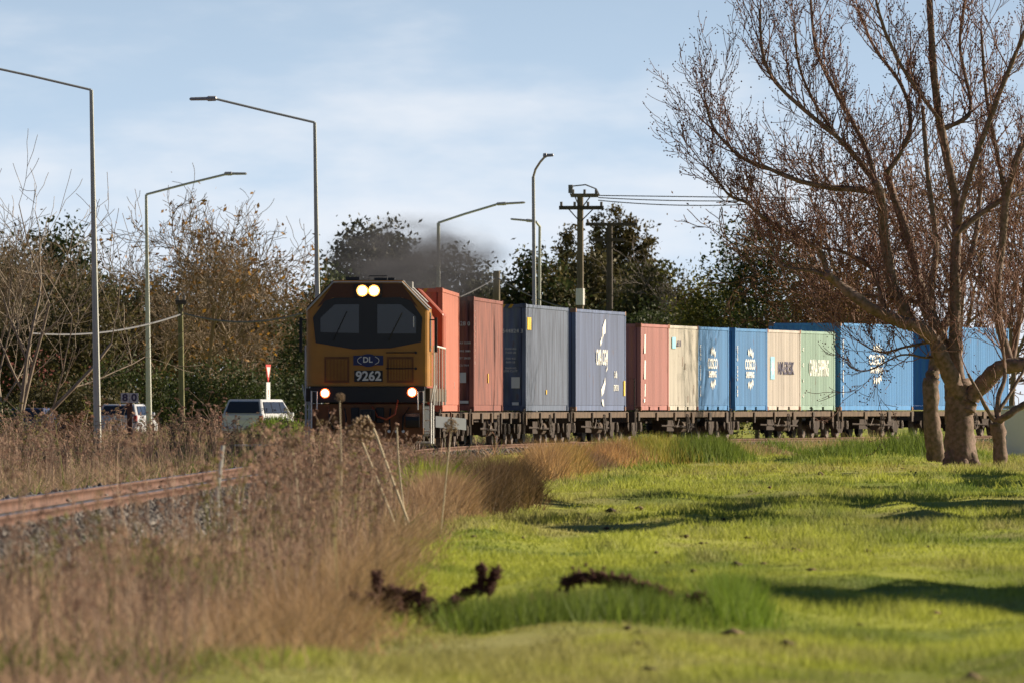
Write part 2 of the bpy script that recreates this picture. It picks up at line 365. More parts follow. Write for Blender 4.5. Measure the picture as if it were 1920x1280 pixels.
rg = MB(); MB().tube([(0.015 + 0.235 * math.cos(a), -.047, 2.02 + 0.105 * math.sin(a)) for a in np.linspace(-.9, .9, 9)], .008, 4).build('plate_ring', m_num, plate)
rg.tube([(0.015 - 0.235 * math.cos(a), -.047, 2.02 + 0.105 * math.sin(a)) for a in np.linspace(-.9, .9, 9)], .008, 4); rg.build('plate_ring', m_num, plate)
front_text('DL', .17, 0.0, 2.03, -.050, m_num, plate, bold=.004)
np_ = MB().box(-.29, .33, -.035, .02, 1.555, 1.80).build('number_plate', m_black, loco)
front_text('9262', .285, 0.02, 1.675, -.042, m_num, np_, 0.98, bold=.008)
for z in (lz(1015), lz(1222)):
    MB().tube([(.40, -.05, z), (1.06, -.05, z)], .012, 5).cyl((1.05, -.05, z), 'Y', .03, .05, 8).build('handrail', m_black, loco)
# headstock, ditch lights, hoses, coupler and pilot
MB().box(-1.25, 1.25, -.06, 2.4, 1.10, 1.455).build('headstock', m_black, loco, .015)
for x, z in ((-.925, 1.31), (.97, 1.33)):
    h = MB().cyl((x, -.09, z), 'Y', .105, .08, 20).build('ditch_light', m_halo2, loco); MB().cyl((x, -.135, z), 'Y', .074, .02, 20).build('lens', m_ditch, h)
pil = [(-1.22, 1.08), (1.22, 1.08), (1.22, .42), (.95, .14), (-.95, .14), (-1.22, .42)]
MB().prism(pil, -.02, .25).build('pilot', m_lbrown, loco, .012)
MB().box(-.17, .17, -.42, .1, .70, .96).box(-.08, .08, -.55, -.35, .74, .92).box(-.36, -.18, -.06, .0, .66, 1.0).box(.18, .36, -.06, .0, .66, 1.0).build('coupler', m_black, loco, .015)
for pts in ([(.10, -.10, 1.02), (.22, -.25, .80), (.42, -.28, .74), (.60, -.22, .85), (.66, -.08, 1.16)], [(-.85, -.08, 1.02), (-.82, -.2, .7), (-.75, -.18, .55), (-.6, -.1, .5)], [(.9, -.1, 1.0), (.78, -.2, .8), (.76, -.18, .5)], [(.5, -.1, .98), (.48, -.18, .7), (.5, -.16, .46)], [(-.5, -.1, .98), (-.46, -.18, .75), (-.5, -.16, .5)]):
    MB().tube(pts, .022, 6).build('air_hose', m_black if pts[0][0] != .10 else m_lred, loco, smooth=True)
for x in (.47, .63, .78): MB().cyl((x, -.17, .48), 'Y', .035, .05, 8).build('hose_end', m_num, loco)
MB().cyl((.98, -.1, .72), 'X', .16, .30, 12).build('horn_casing', m_black, loco)
for sx in (-1, 1):
    MB().tube([(sx * 1.10, -.10, .95), (sx * 1.10, -.12, 1.34), (sx * 1.22, -.12, 1.36), (sx * 1.22, -.10, .55)], .018, 6).build('grab_rail', m_white, loco)
# side of the cab: window, mirror, door, sill
for sx in (-1, 1):
    sw = MB().box(sx * W - .012, sx * W + .012, .55, 1.35, 2.22, 3.06).build('side_window', m_mask, loco, loc=(sx * .002, 0, 0)); MB().box(sx * W - .016, sx * W + .018, .63, 1.27, 2.30, 2.98).build('window_pane', m_glass, sw)
    MB().box(sx * (W + .14) - .03, sx * (W + .14) + .03, .42, .60, 2.20, 2.95).tube([(sx * W, .5, 2.9), (sx * (W + .14), .5, 2.9)], .015, 5).build('mirror', m_black, loco)
    MB().box(sx * W - .010, sx * W + .014, 1.70, 2.35, 1.48, 3.05).build('cab_door', m_yel, loco, loc=(sx * .001, 0, 0))
    for yy in (1.62, 2.42, 4.4, 7.0, 10.0, 13.2): MB().tube([(sx * (W + .07), yy, 1.05), (sx * (W + .07), yy, 2.35)], .022, 6).build('handrail_post', m_white, loco)
    MB().tube([(sx * (W + .07), 2.42, 2.35), (sx * (W + .07), 13.2, 2.35)], .02, 6).build('side_handrail', m_white, loco)
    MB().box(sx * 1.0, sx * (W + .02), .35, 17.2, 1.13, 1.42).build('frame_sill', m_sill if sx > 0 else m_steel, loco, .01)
    for k, yy in enumerate((.45, 2.6)):
        st_ = MB()
        for q in range(4): st_.box(sx * 1.02, sx * (W + .03), yy, yy + .45, .22 + q * .24, .25 + q * .24)
        st_.tube([(sx * (W + .03), yy, .2), (sx * (W + .03), yy, 1.1), (sx * (W + .10), yy - .0, 1.5)], .016, 5); st_.tube([(sx * (W + .03), yy + .45, .2), (sx * (W + .03), yy + .45, 1.1)], .016, 5)
        st_.build('step_ladder', m_num, loco)
body = [(-1.12, 1.43), (1.12, 1.43), (1.12, 3.05), (.66, 3.62), (-.66, 3.62), (-1.12, 3.05)]
bd = MB().prism(body, 2.52, 15.0).build('engine_hood', m_lred, loco, .02)
rc = [(-W, 1.43), (W, 1.43), (W, 3.14), (.76, 3.745), (-.76, 3.745), (-W, 3.14)]
MB().prism(rc, 15.02, 17.4).build('rear_cab', m_lred, loco, .03)
for i in range(8):
    y0 = 3.0 + i * 1.45; MB().box(1.115, 1.135, y0, y0 + 1.25, 1.6, 2.9).build('hood_door', m_lred, bd, .008)
MB().box(-.3, .3, 6.0, 7.2, 3.6, 3.82).build('exhaust_stack', m_black, loco, .02)
for yy in (9.5, 11.3): MB().cyl((0, yy, 3.66), 'Z', .5, .14, 16).build('radiator_fan', m_black, loco)
MB().box(-.5, -.2, .9, 1.2, 3.762, 3.84).build('roof_antenna_box', m_black, loco); MB().box(.1, .55, 1.5, 1.8, 3.762, 3.83).build('roof_hatch', m_black, loco)
MB().tube([(.0, 1.0, 3.76), (.0, 1.0, 3.86), (.4, 1.0, 3.86), (.4, 1.0, 3.76)], .012, 4).build('roof_gear', m_black, loco)
MB().tube([(.5, 1.9, 3.75), (.85, 2.2, 3.70), (1.25, 2.45, 3.3)], .02, 5).box(.55, .95, 1.0, 2.1, 3.60, 3.74).build('air_conditioner', m_roof, loco)
wheel_me = MB().cyl((0, 0, 0), 'X', .46, .13, 24).cyl((.075, 0, 0), 'X', .49, .03, 24).cyl((-.09, 0, 0), 'X', .16, .08, 12).mesh('wheel')
wheel_r = wheel_me.copy(); wheel_r.transform(Matrix.Rotation(math.pi, 4, 'Z'))
def bogie(parent, y, n_ax, pitch, wr, deep, name='bogie'):
    bg_ = empty(name, (0, y, 0)); bg_.parent = parent
    half = pitch * (n_ax - 1) / 2
    for sx in (-1, 1):
        sf = MB()
        x0, x1 = sx * .76, sx * .90
        pr = [(-half - .42, wr + .02), (-half - .30, wr + .18), (half + .30, wr + .18), (half + .42, wr + .02), (half + .2, wr - .12), (half - .25, wr - .05), (pitch * .18, wr - .26), (-pitch * .18, wr - .26), (-half + .25, wr - .05), (-half - .2, wr - .12)]
        sf.prismx(pr, x0, x1)
        sf.build('side_frame', m_under, bg_, .01)
        for k in range(n_ax):
            yy = -half + k * pitch
            link('wheel', wheel_me if sx < 0 else wheel_r, m_wheel, bg_, (sx * .57, yy, wr)).scale = (1, wr / .46, wr / .46)
            MB().box(sx * .88, sx * .98, yy - .14, yy + .14, wr - .13, wr + .15).cyl((sx * .97, yy, wr), 'X', .09, .05, 10).build('axle_box', m_steel, bg_, .012)
        sp = MB()
        for q in (-.13, 0, .13): sp.cyl((sx * .84, q, wr - .06), 'Z', .05, .26, 8)
        sp.build('spring_nest', m_steel, bg_)
    ax = MB()
    for k in range(n_ax): ax.cyl((0, -half + k * pitch, wr), 'X', .075, 1.1, 8)
    ax.box(-.8, .8, -.2, .2, wr - .1, wr + .2).build('bolster', m_under, bg_)
    return bg_
bogie(loco, 3.0, 3, 1.55, .46, 0); bogie(loco, 14.2, 3, 1.55, .46, 0)
MB().box(-1.1, 1.1, 6.3, 10.9, .35, 1.10).build('fuel_tank', m_black, loco, .06)

# ------------------------------------------------------------------ containers and wagons
def corr(L, H, pitch=.28, dep=.036):
    # corrugated sheet in local (y, z), outer face at x=0, valleys at x=-dep
    pts = []; n = max(1, round(L / pitch)); p = L / n
    for i in range(n):
        a = i * p; pts += [(0, a), (0, a + p * .27), (-dep, a + p * .5), (-dep, a + p * .77)]
    pts.append((0, L)); return pts
CM = {}
def cont_meshes(L, H):
    if (L, H) in CM: return CM[(L, H)]
    hl = L / 2; d = {}
    z0, z1 = .165, H - .11
    def wall(x, flip):
        v = []; f = []; pr = corr(L - .32, H)
        for ox, oy in pr: xx = x + (ox if not flip else -ox); v += [(xx, -hl + .16 + oy, z0), (xx, -hl + .16 + oy, z1)]
        for i in range(len(pr) - 1): a = 2 * i; f.append((a, a + 2, a + 3, a + 1) if not flip else (a, a + 1, a + 3, a + 2))
        me = bpy.data.meshes.new('side_wall'); me.from_pydata(v, [], f); return me
    d['right'] = wall(1.205, False); d['left'] = wall(-1.205, True)
    # front end, corrugated
    v = []; f = []; pr = corr(2.16, H, .25, .03)
    for oy, ox in pr: v += [(-1.08 + ox, -hl + .03 - oy, z0), (-1.08 + ox, -hl + .03 - oy, z1)]
    for i in range(len(pr) - 1): a = 2 * i; f.append((a, a + 2, a + 3, a + 1))
    me = bpy.data.meshes.new('end_wall'); me.from_pydata(v, [], f); d['front'] = me
    d['doorL'] = MB().box(-1.08, -.006, hl - .09, hl - .04, z0, z1).mesh('door', .006); d['doorR'] = MB().box(.006, 1.08, hl - .09, hl - .04, z0, z1).mesh('door', .006)
    rods = MB()
    for x in (-.85, -.35, .35, .85): rods.tube([(x, hl - .015, .2), (x, hl - .015, H - .15)], .017, 6); rods.box(x - .02, x + .18, hl - .02, hl, 1.0, 1.04)
    d['rods'] = rods.mesh('lock_rods')
    d['roof'] = MB().box(-1.18, 1.18, -hl + .05, hl - .05, H - .10, H - .025).mesh('roof')
    fr = MB()
    for x in (-1.22, 1.10):
        fr.box(x, x + .12, -hl, -hl + .155, .12, H - .12); fr.box(x, x + .12, hl - .155, hl, .12, H - .12)
        fr.box(x + (.0 if x > 0 else .0), x + .12, -hl + .18, hl - .18, H - .105, H - .02)
        # bottom rail, broken by fork pockets on the short boxes
        if L < 7:
            e = [-hl + .18, -1.2, -.85, .85, 1.2, hl - .18]
            for q in (0, 2, 4): fr.box(x + (.03 if x < 0 else .0), x + (.12 if x < 0 else .09), e[q], e[q + 1], .02, .16)
            fr.box(x + .03, x + .10, -1.2, 1.2, .12, .158)
        else: fr.box(x + (.01 if x < 0 else -.01), x + (.13 if x < 0 else .085), -hl + .18, hl - .18, .01, .16)
    for y in (-hl + .01, hl - .11):
        fr.box(-1.1, 1.1, y, y + .10, .02, .16); fr.box(-1.1, 1.1, y, y + .10, H - .12, H - .02)
    fr.box(-1.05, 1.05, -hl + .2, hl - .2, .10, .15)
    d['frame'] = fr.mesh('frame', .004)
    d['cast'] = MB().box(-.09, .09, -.09, .09, -.06, .06).mesh('corner_casting', .008)
    CM[(L, H)] = d; return d
DECK = .90
def cont_mat(name, col, var=0.18, col2=None, scale=1.2, rough=.55):
    m = mat(name, col, rough, var=min(.5, var * 1.7), col2=col2, scale=scale, stretch=(1, 2.2, .22), detail=6); t = m.node_tree; b = t.nodes['Principled BSDF']
    src = b.inputs['Base Color'].links[0].from_socket; tcn = t.nodes.new('ShaderNodeTexCoord'); mpn = t.nodes.new('ShaderNodeMapping'); mpn.inputs['Scale'].default_value = (1, 1.3, .5); mpn.inputs['Location'].default_value = (col[0] * 37, col[1] * 53, col[2] * 71)
    n = t.nodes.new('ShaderNodeTexNoise'); n.inputs['Scale'].default_value = 2.2; n.inputs['Detail'].default_value = 9; n.inputs['Roughness'].default_value = .7; r = t.nodes.new('ShaderNodeMapRange'); r.inputs['From Min'].default_value = .60; r.inputs['From Max'].default_value = .72; r.inputs['To Max'].default_value = .75
    x = t.nodes.new('ShaderNodeMix'); x.data_type = 'RGBA'; x.inputs['B'].default_value = (0.16, 0.085, 0.055, 1)      # rust blooms and grime
    t.links.new(tcn.outputs['Object'], mpn.inputs[0]); t.links.new(mpn.outputs[0], n.inputs['Vector']); t.links.new(n.outputs['Fac'], r.inputs['Value']); t.links.new(r.outputs[0], x.inputs['Factor']); t.links.new(src, x.inputs['A']); t.links.new(x.outputs['Result'], b.inputs['Base Color'])
    return m
def container(s, L, H, th_off, m, mfr, label, group, z=RAIL + DECK, mcast=None, dark_end=None):
    x, y, th = trk(s)
    c = empty('shipping_container', (x, y, z), -th, label, 'container', group)
    d = cont_meshes(L, H)
    for k, nm in (('right', 'side_wall'), ('left', 'side_wall'), ('front', 'end_wall'), ('doorL', 'door'), ('doorR', 'door'), ('roof', 'roof')): link(nm, d[k], m, c)
    link('lock_rods', d['rods'], m_steel, c); link('frame', d['frame'], mfr, c)
    for sx in (-1, 1):
        for sy in (-1, 1):
            for zz in (.06, H - .06): link('corner_casting', d['cast'], mcast or mfr, c, (sx * 1.135, sy * (L / 2 - .085), zz))
    return c
def stripes(c, L, H):
    m_y = mat('hazard_yellow', (0.62, 0.36, 0.03), .6) if 'hazard_yellow' not in bpy.data.materials else bpy.data.materials['hazard_yellow']
    for i in range(9):
        x0 = -.95 + i * .21
        MB().prism([(x0, H - .118), (x0 + .09, H - .118), (x0 + .15, H - .022), (x0 + .06, H - .022)], -L / 2 - .004, -L / 2 + .012).build('hazard_stripe', m_y, c)
m_salmon = cont_mat('salmon_red_paint', (0.56, 0.18, 0.12), .12); m_maroon = cont_mat('streaked_rust_red_paint', (0.37, 0.125, 0.092), col2=(0.10, 0.032, 0.028), scale=3.4)
m_navy = cont_mat('chalky_blue_paint', (0.165, 0.20, 0.29), col2=(0.055, 0.068, 0.11), scale=2.6); m_slate = cont_mat('slate_blue_paint', (0.15, 0.19, 0.33), .22)
m_rose = cont_mat('faded_rose_paint', (0.44, 0.185, 0.165), .14); m_cream = cont_mat('cream_paint', (0.58, 0.53, 0.455), .15); m_cream2 = cont_mat('pale_cream_paint', (0.58, 0.51, 0.46), .15)
m_cblue = cont_mat('sky_blue_paint', (0.085, 0.25, 0.52), .14); m_cblue2 = cont_mat('bright_blue_paint', (0.085, 0.28, 0.60), .14); m_green = cont_mat('sage_green_paint', (0.31, 0.44, 0.37), .14)
m_rustf = mat('rusty_frame', (0.33, 0.14, 0.09), .8, var=.4, scale=3); m_castr = mat('worn_casting', (0.36, 0.22, 0.16), .8, var=.4)
m_ltblue = mat('pale_blue_print', (0.30, 0.60, 0.75), .6); m_ink = mat('dark_print', (0.08, 0.07, 0.12), .6); m_sticker = mat('yellow_sticker', (0.75, 0.48, 0.06), .6); m_print = mat('white_print', (0.82, 0.80, 0.76), .6)
G1 = 'containers riding on the train'
S0 = [FIRST]; lens = [12.2, 12.2, 12.2, 12.2, 18.4, 18.4, 12.2, 12.2]; gaps = [8.5, 7.91, 2.06, 3.2, 1.15, 1.08, 3.09]
for L, g in zip(lens[:-1], gaps): S0.append(S0[-1] + L + g)
SX = 1.214
c1 = container(S0[0] + 6.1, 12.2, 2.9, 0, m_salmon, m_salmon, 'bright salmon red long container directly behind the locomotive', G1); stripes(c1, 12.2, 2.9)
side_text('8', .26, 2.6, .62, SX, m_print, c1)
for i in range(8): side_text('HLXU'[i % 4], .10, -5.6, 2.5 - i * .16, SX, m_print, c1)
c2 = container(S0[1] + 6.1, 12.2, 2.9, 0, m_maroon, m_maroon, 'rust streaked dark red long container between salmon and navy ones', G1); stripes(c2, 12.2, 2.9)
front_text('428 0', .145, .96, 2.2, -6.112, m_print, c2)
for i, z in enumerate((1.72, 1.52, 1.34, 1.16)): front_text(('MAX 32500', 'TARE 3880', 'NET 28620', 'CU 76.4')[i], .07, .97, z, -6.112, m_print, c2)
MB().box(.86, 1.02, -6.116, -6.105, .72, .98).build('data_plate', m_num, c2); MB().box(.86, 1.08, -6.116, -6.105, .20, .27).build('data_plate', m_num, c2)
for i in range(9): side_text('MSKU4280'[i % 8], .10, -5.6, 2.5 - i * .16, SX, m_print, c2)
MB().box(0, .01, -.12, .12, -.12, .12).build('yellow_label', m_sticker, c2, loc=(SX, -.2, .85))
c3 = container(S0[2] + 6.1, 12.2, 2.9, 0, m_navy, m_navy, 'chalky navy blue long container with a yellow sticker high on its side', G1); stripes(c3, 12.2, 2.9)
front_text('544824 3', .15, .86, 2.15, -6.112, m_print, c3)
for i, z in enumerate((1.68, 1.58, 1.42, 1.32, 1.16, 1.08)): front_text(('32500 KG', '71650 LB', '3900 KG', '8600 LB', '28600 KG', '2700 CU FT')[i], .075, .80, z, -6.112, m_num, c3)
MB().box(.82, 1.05, -6.116, -6.105, .62, .92).build('data_plate', m_num, c3); MB().box(.84, 1.02, -6.116, -6.105, .16, .24).build('data_plate', m_num, c3)
MB().box(0, .01, -.55, .55, -.17, .17).build('yellow_sticker', m_sticker, c3, loc=(SX, -5.2, 2.36))
MB().box(0, .01, -.12, .12, -.06, .06).build('yellow_label', m_sticker, c3, loc=(SX, -.3, .52))
c4 = container(S0[3] + 6.1, 12.2, 2.9, 0, m_slate, m_slate, 'slate blue long container lettered CMA CGM in white', G1, mcast=m_castr)
side_text('CMA CGM', .62, .2, 1.52, SX, m_print, c4, .98, bold=.012)
side_shape([[(.9, .28), (1.5, .52), (1.7, .52), (1.6, .12), (1.2, .1), (.9, -.05)], [(.35, -.12), (.8, .05), (.8, -.12), (.4, -.25)], [(-.1, -.5), (.4, -.3), (.3, -.45)]], -.6, 2.10, SX, m_print, c4)
side_shape([[(-.2, 0), (.5, .2), (.75, .36), (.8, .15), (.4, -.1), (-.1, -.2)], [(-.1, -.3), (.1, -.45), (.5, -.5), (.3, -.28)], [(.95, .5), (1.3, .7), (1.3, .58)]], .2, .62, SX, m_print, c4)
side_text('3 dh', .28, 3.6, 1.05, SX, m_print, c4, 1.3, bold=.008); side_text('579173 8', .24, 3.7, .66, SX, m_print, c4, 1.3, bold=.006)
MB().box(0, .01, -.18, .18, -.22, .22).build('yellow_label', m_sticker, c4, loc=(SX, 5.75, .66))
trip = lambda base, i: base + 3.07 + i * 6.12
r1 = container(trip(S0[4], 0), 6.06, 2.59, 0, m_rose, m_rose, 'faded rose red short container with three white strokes down its edge', G1, mcast=m_rustf)
side_shape([[(-.17, -.28), (.10, -.28), (.17, .28), (-.10, .28)]], -2.15, 1.98, SX, m_print, r1, 'stroke'); side_shape([[(-.17, -.28), (.10, -.28), (.17, .28), (-.10, .28)]], -2.15, 1.22, SX, m_print, r1, 'stroke'); side_shape([[(-.10, -.12), (.08, -.08), (.16, .28), (-.04, .28)], [(-.26, -.27), (.0, -.27), (.04, -.16), (-.22, -.16)]], -2.15, .52, SX, m_print, r1, 'stroke')
r2 = container(trip(S0[4], 1), 6.06, 2.59, 0, m_cream, m_cream, 'cream short container with small dark AE lettering near its top', G1, mcast=m_rustf)
MB().box(0, .006, -.35, .35, -.17, .17).build('blue_square', m_ltblue, r2, loc=(SX, -2.0, 2.05)); side_text('AE II', .24, -1.0, 2.02, SX, m_ink, r2, 1.9, bold=.005)
for y, z, h in ((-.2, 1.5, .3), (.3, 1.35, .2), (2.1, .65, .3), (.9, .35, .2)): side_shape([[(-.02, -h / 2), (.02, -h / 2), (.03, h / 2), (-.01, h / 2)]], y, z, SX, m_rustf, r2, 'rust_mark')
def cosco(c, y, z, k=1.0, sx=1.0):
    leaf = lambda a, r0, r1, w: [(math.cos(a) * r0 * sx, math.sin(a) * r0), (math.cos(a + w) * (r0 + r1) / 2 * sx, math.sin(a + w) * (r0 + r1) / 2), (math.cos(a) * r1 * sx, math.sin(a) * r1), (math.cos(a - w) * (r0 + r1) / 2 * sx, math.sin(a - w) * (r0 + r1) / 2)]
    P = []
    for a in (1.22, 1.57, 1.95, .92, 4.35, 4.71, 5.06, 5.36): P.append([(u * k, v * k) for u, v in leaf(a, .40, .68, .15)])
    side_shape(P, y, z, SX, m_print, c)
    side_text('COSCO', .44 * k, y, z + .12 * k, SX, m_print, c, sx * .85, bold=.012); side_text('SHIPPING', .26 * k, y, z - .2 * k, SX, m_print, c, sx * .95, bold=.010)
def vertical_code(c, L, H, s, size=.13):
    for i, ch in enumerate(s): side_text(ch, size, -L / 2 + .45, H - .62 - i * (H - 1.1) / max(1, len(s) - 1), SX, m_print, c, 2.0, bold=.005)
r3 = container(trip(S0[4], 2), 6.06, 2.59, 0, m_cblue, m_cblue, 'sky blue short container lettered COSCO, beside the cream AE container', G1); cosco(r3, -.2, 1.32, 1.0, 1.45); vertical_code(r3, 6.06, 2.59, 'CSNU 1735 428')
q1 = container(trip(S0[5], 0), 6.06, 2.59, 0, m_cblue, m_cblue, 'sky blue short COSCO container beside the cream MAERSK one', G1); cosco(q1, -.2, 1.32, 1.0, 1.45); vertical_code(q1, 6.06, 2.59, 'CSLU 2046 180')
q2 = container(trip(S0[5], 1), 6.06, 2.59, 0, m_cream2, m_cream2, 'pale cream short container lettered MAERSK with a blue star panel', G1, mcast=m_rustf)
MB().box(0, .006, -.36, .36, -.36, .36).build('star_panel', m_ltblue, q2, loc=(SX, -2.1, 1.36))
side_shape([[(math.sin(i * math.pi / 7) * (.30 if i % 2 == 0 else .13), math.cos(i * math.pi / 7) * (.30 if i % 2 == 0 else .13)) for i in range(14)]], -2.1, 1.36, SX + .006, m_print, q2, 'star')
side_text('MAERSK', .56, .35, 1.34, SX, m_ink, q2, 1.45, bold=.012)
q3 = container(trip(S0[5], 2), 6.06, 2.59, 0, m_green, m_green, 'sage green short container with tall white CHINA SHIPPING lettering', G1)
side_text('CHINA SHIPPING', .74, .2, 1.36, SX, m_print, q3, .60, bold=.016); vertical_code(q3, 6.06, 2.59, 'CCLU', .14)
b1 = container(S0[6] + 6.1, 12.2, 2.9, 0, m_cblue2, m_cblue2, 'tall bright blue long COSCO container behind the sage green one', G1, mcast=m_castr); cosco(b1, -.1, 1.55, 1.05, 1.9); vertical_code(b1, 12.2, 2.9, 'CSNU 8417 2365 45G1')
b2 = container(S0[7] + 6.1, 12.2, 2.9, 0, m_cblue2, m_cblue2, 'bright blue long container half hidden behind the big bare tree', G1); vertical_code(b2, 12.2, 2.9, 'CSNU 8300')

m_reflect = mat('reflector_yellow', (0.6, 0.36, 0.08), .6)
def wagon(s0, L, label, extra=.9, rail=False):
    s = s0 + L / 2; x, y, th = trk(s); w_ = empty('container_wagon', (x, y, RAIL), -th, label, 'wagon', 'wagons of the train')
    hl = L / 2 + min(.9, extra)
    for sx in (-1, 1):
        MB().box(sx * 1.02, sx * 1.19, -hl, hl, .70, DECK - .03).build('side_sill', m_sill, w_, .01)
        n = int(L / 2.9)
        for i in range(n):
            yy = -hl + .5 + (2 * hl - 1) * i / (n - 1); h = rnd.choice((.16, .22, .3)); ww = rnd.choice((.08, .14, .22))
            MB().box(sx * 1.195, sx * 1.245, yy - ww, yy + ww, .70 - h * .6, DECK - .05).build('stake_pocket', m_sill if rnd.random() < .6 else m_steel, w_, .006)
        MB().tube([(sx * 1.2, -hl + .1, .3), (sx * 1.2, -hl + .1, .95), (sx * 1.2, -hl + .42, .95), (sx * 1.2, -hl + .42, .3)], .02, 5).build('step_rung', m_steel, w_)
        if rail: MB().tube([(sx * 1.15, -hl + .15, .9), (sx * 1.15, -hl + .15, 1.85), (sx * .75, -hl + .15, 1.85), (sx * .75, -hl + .15, .9)], .022, 6).build('end_handrail', m_steel, w_)
    fr = MB().box(-.30, .30, -hl, hl, .52, .80)
    for i in range(9): yy = -hl + .15 + (2 * hl - .3) * i / 8; fr.box(-1.03, 1.03, yy - .07, yy + .07, .66, .84)
    fr.build('underframe', m_under, w_)
    MB().box(-1.2, 1.2, -hl - .06, -hl + .06, .55, DECK - .02).build('end_sill', m_under, w_, .01)
    for q in (-1, 1): MB().box(-.12, .12, q * hl - .35, q * hl + .35, .50, .70).build('coupler', m_black, w_, .02)
    bogie(w_, -hl + 1.75, 2, 1.68, .41, 0); bogie(w_, hl - 1.75, 2, 1.68, .41, 0)
    hw = MB(); R_ = .28
    hw.tube([(1.22, R_ * math.cos(a), .52 + R_ * math.sin(a)) for a in np.linspace(0, 2 * math.pi, 17)], .018, 5)
    for a in (0, 1.05, 2.1): hw.tube([(1.22, R_ * math.cos(a), .52 + R_ * math.sin(a)), (1.22, -R_ * math.cos(a), .52 - R_ * math.sin(a))], .012, 4)
    link('brake_wheel', hw.mesh('brake_wheel'), m_steel, w_, (0, .8, 0))
    MB().cyl((.75, 2.2, .42), 'Y', .20, .95, 14).build('air_reservoir', m_sill, w_)
    MB().prismx([(2.8, .62), (4.1, .62), (3.0, .25)], .86, .98).build('brake_gear_bracket', m_under, w_)
    MB().box(.55, 1.0, -2.0, -.6, .28, .62).tube([(1.0, -3.2, .45), (1.0, 3.6, .40)], .03, 6).build('brake_rigging', m_under, w_)
    MB().tube([(1.05, -1.2, .7), (1.08, -.9, .45), (1.08, -.5, .40), (1.08, -.2, .55), (1.05, .2, .7)], .02, 5).build('hose_loop', m_steel, w_)
    return w_
names = ['under the salmon red container', 'under the rust streaked dark red container', 'under the chalky navy container', 'under the slate blue CMA CGM container', 'under the rose, cream and blue short containers', 'under the MAERSK and green short containers', 'under the tall bright blue COSCO container', 'under the blue container behind the big tree']
for i, (s, L) in enumerate(zip(S0, lens)): wagon(s, L if i > 1 else 18.4, 'brown flat container wagon ' + names[i], (.7, .6, .55, .9, .45, .3, .3, .9)[i], i in (4, 5))

# ------------------------------------------------------------------ street lamps
m_galv = mat('galvanised_steel', (0.54, 0.55, 0.49), .6, 0.0, var=.12, scale=2); m_lum = mat('luminaire_grey', (0.42, 0.42, 0.43), .5, .3)
def lamp(d, base_px, top, arm_pts, lum, label, w0=14, w1=6, ground=0.1):
    b0 = at(base_px, 763, d); b0.z = ground; o = empty('street_lamp', b0, 0, label, 'street lamp', 'street lamps along the road')
    t = at(top[0], top[1], d) - b0
    MB().tube([(0, 0, -.2), (t.x * .5, 0, t.z * .5), t], [pm(w0, d) / 2, pm((w0 + w1) / 2, d) / 2, pm(w1, d) / 2], 8, True).build('pole', m_galv, o)
    MB().cyl((0, 0, .1), 'Z', pm(w0, d) * .8, .5, 8).build('pole_base', m_galv, o)
    ap = [t] + [at(px, py, d + dy) - b0 for px, py, dy in arm_pts]
    MB().tube(ap, pm(5, d) / 2 * .9, 7).build('arm', m_galv, o)
    l0 = at(lum[0], lum[1], d + lum[4]) - b0; l1 = at(lum[2], lum[3], d + lum[4]) - b0; dx = l1 - l0
    hd = MB().tube([l0, l0 + dx * .05, l0 + dx * .32, l0 + dx * .36, l0 + dx * .95, l1], [.03, .075, .08, .055, .05, .02], 8).build('luminaire', m_lum, o)
    return o
lamp(300, 184, (171, 169), [(60, 143, .2), (-60, 117, .4)], (-60, 117, -112, 112, .4), 'tall lamp post with its arm reaching past the pale whippy tree', 15, 7)
lamp(335, 600, (590, 230), [(500, 209, .2), (405, 186, .4)], (407, 185, 355, 186, .4), 'tall lamp post rising straight behind the locomotive cab roof', 13, 6)
lamp(448, 280, (274, 365), [(350, 345, .2), (424, 327, .4)], (420, 326, 463, 326, .4), 'lamp post standing behind the white hatchback, arm over bare trees', 12, 5)
lamp(377, 1004, (1000, 332), [(1004, 318, -.8), (1013, 304, -1.8), (1022, 294, -3)], (1018, 292, 1038, 291, -3), 'pale lamp post behind the slate container, arm bent at its top', 9, 6)
lamp(520, 822, (822, 418), [(870, 402, .4), (930, 384, .8)], (930, 383, 985, 380, .8), 'faint distant lamp post above the salmon container', 12, 6)
lamp(560, 1010, (1012, 425), [(1005, 416, -.5)], (1003, 415, 957, 411, -1), 'faint distant lamp head half hidden by the bent lamp post', 8, 5)

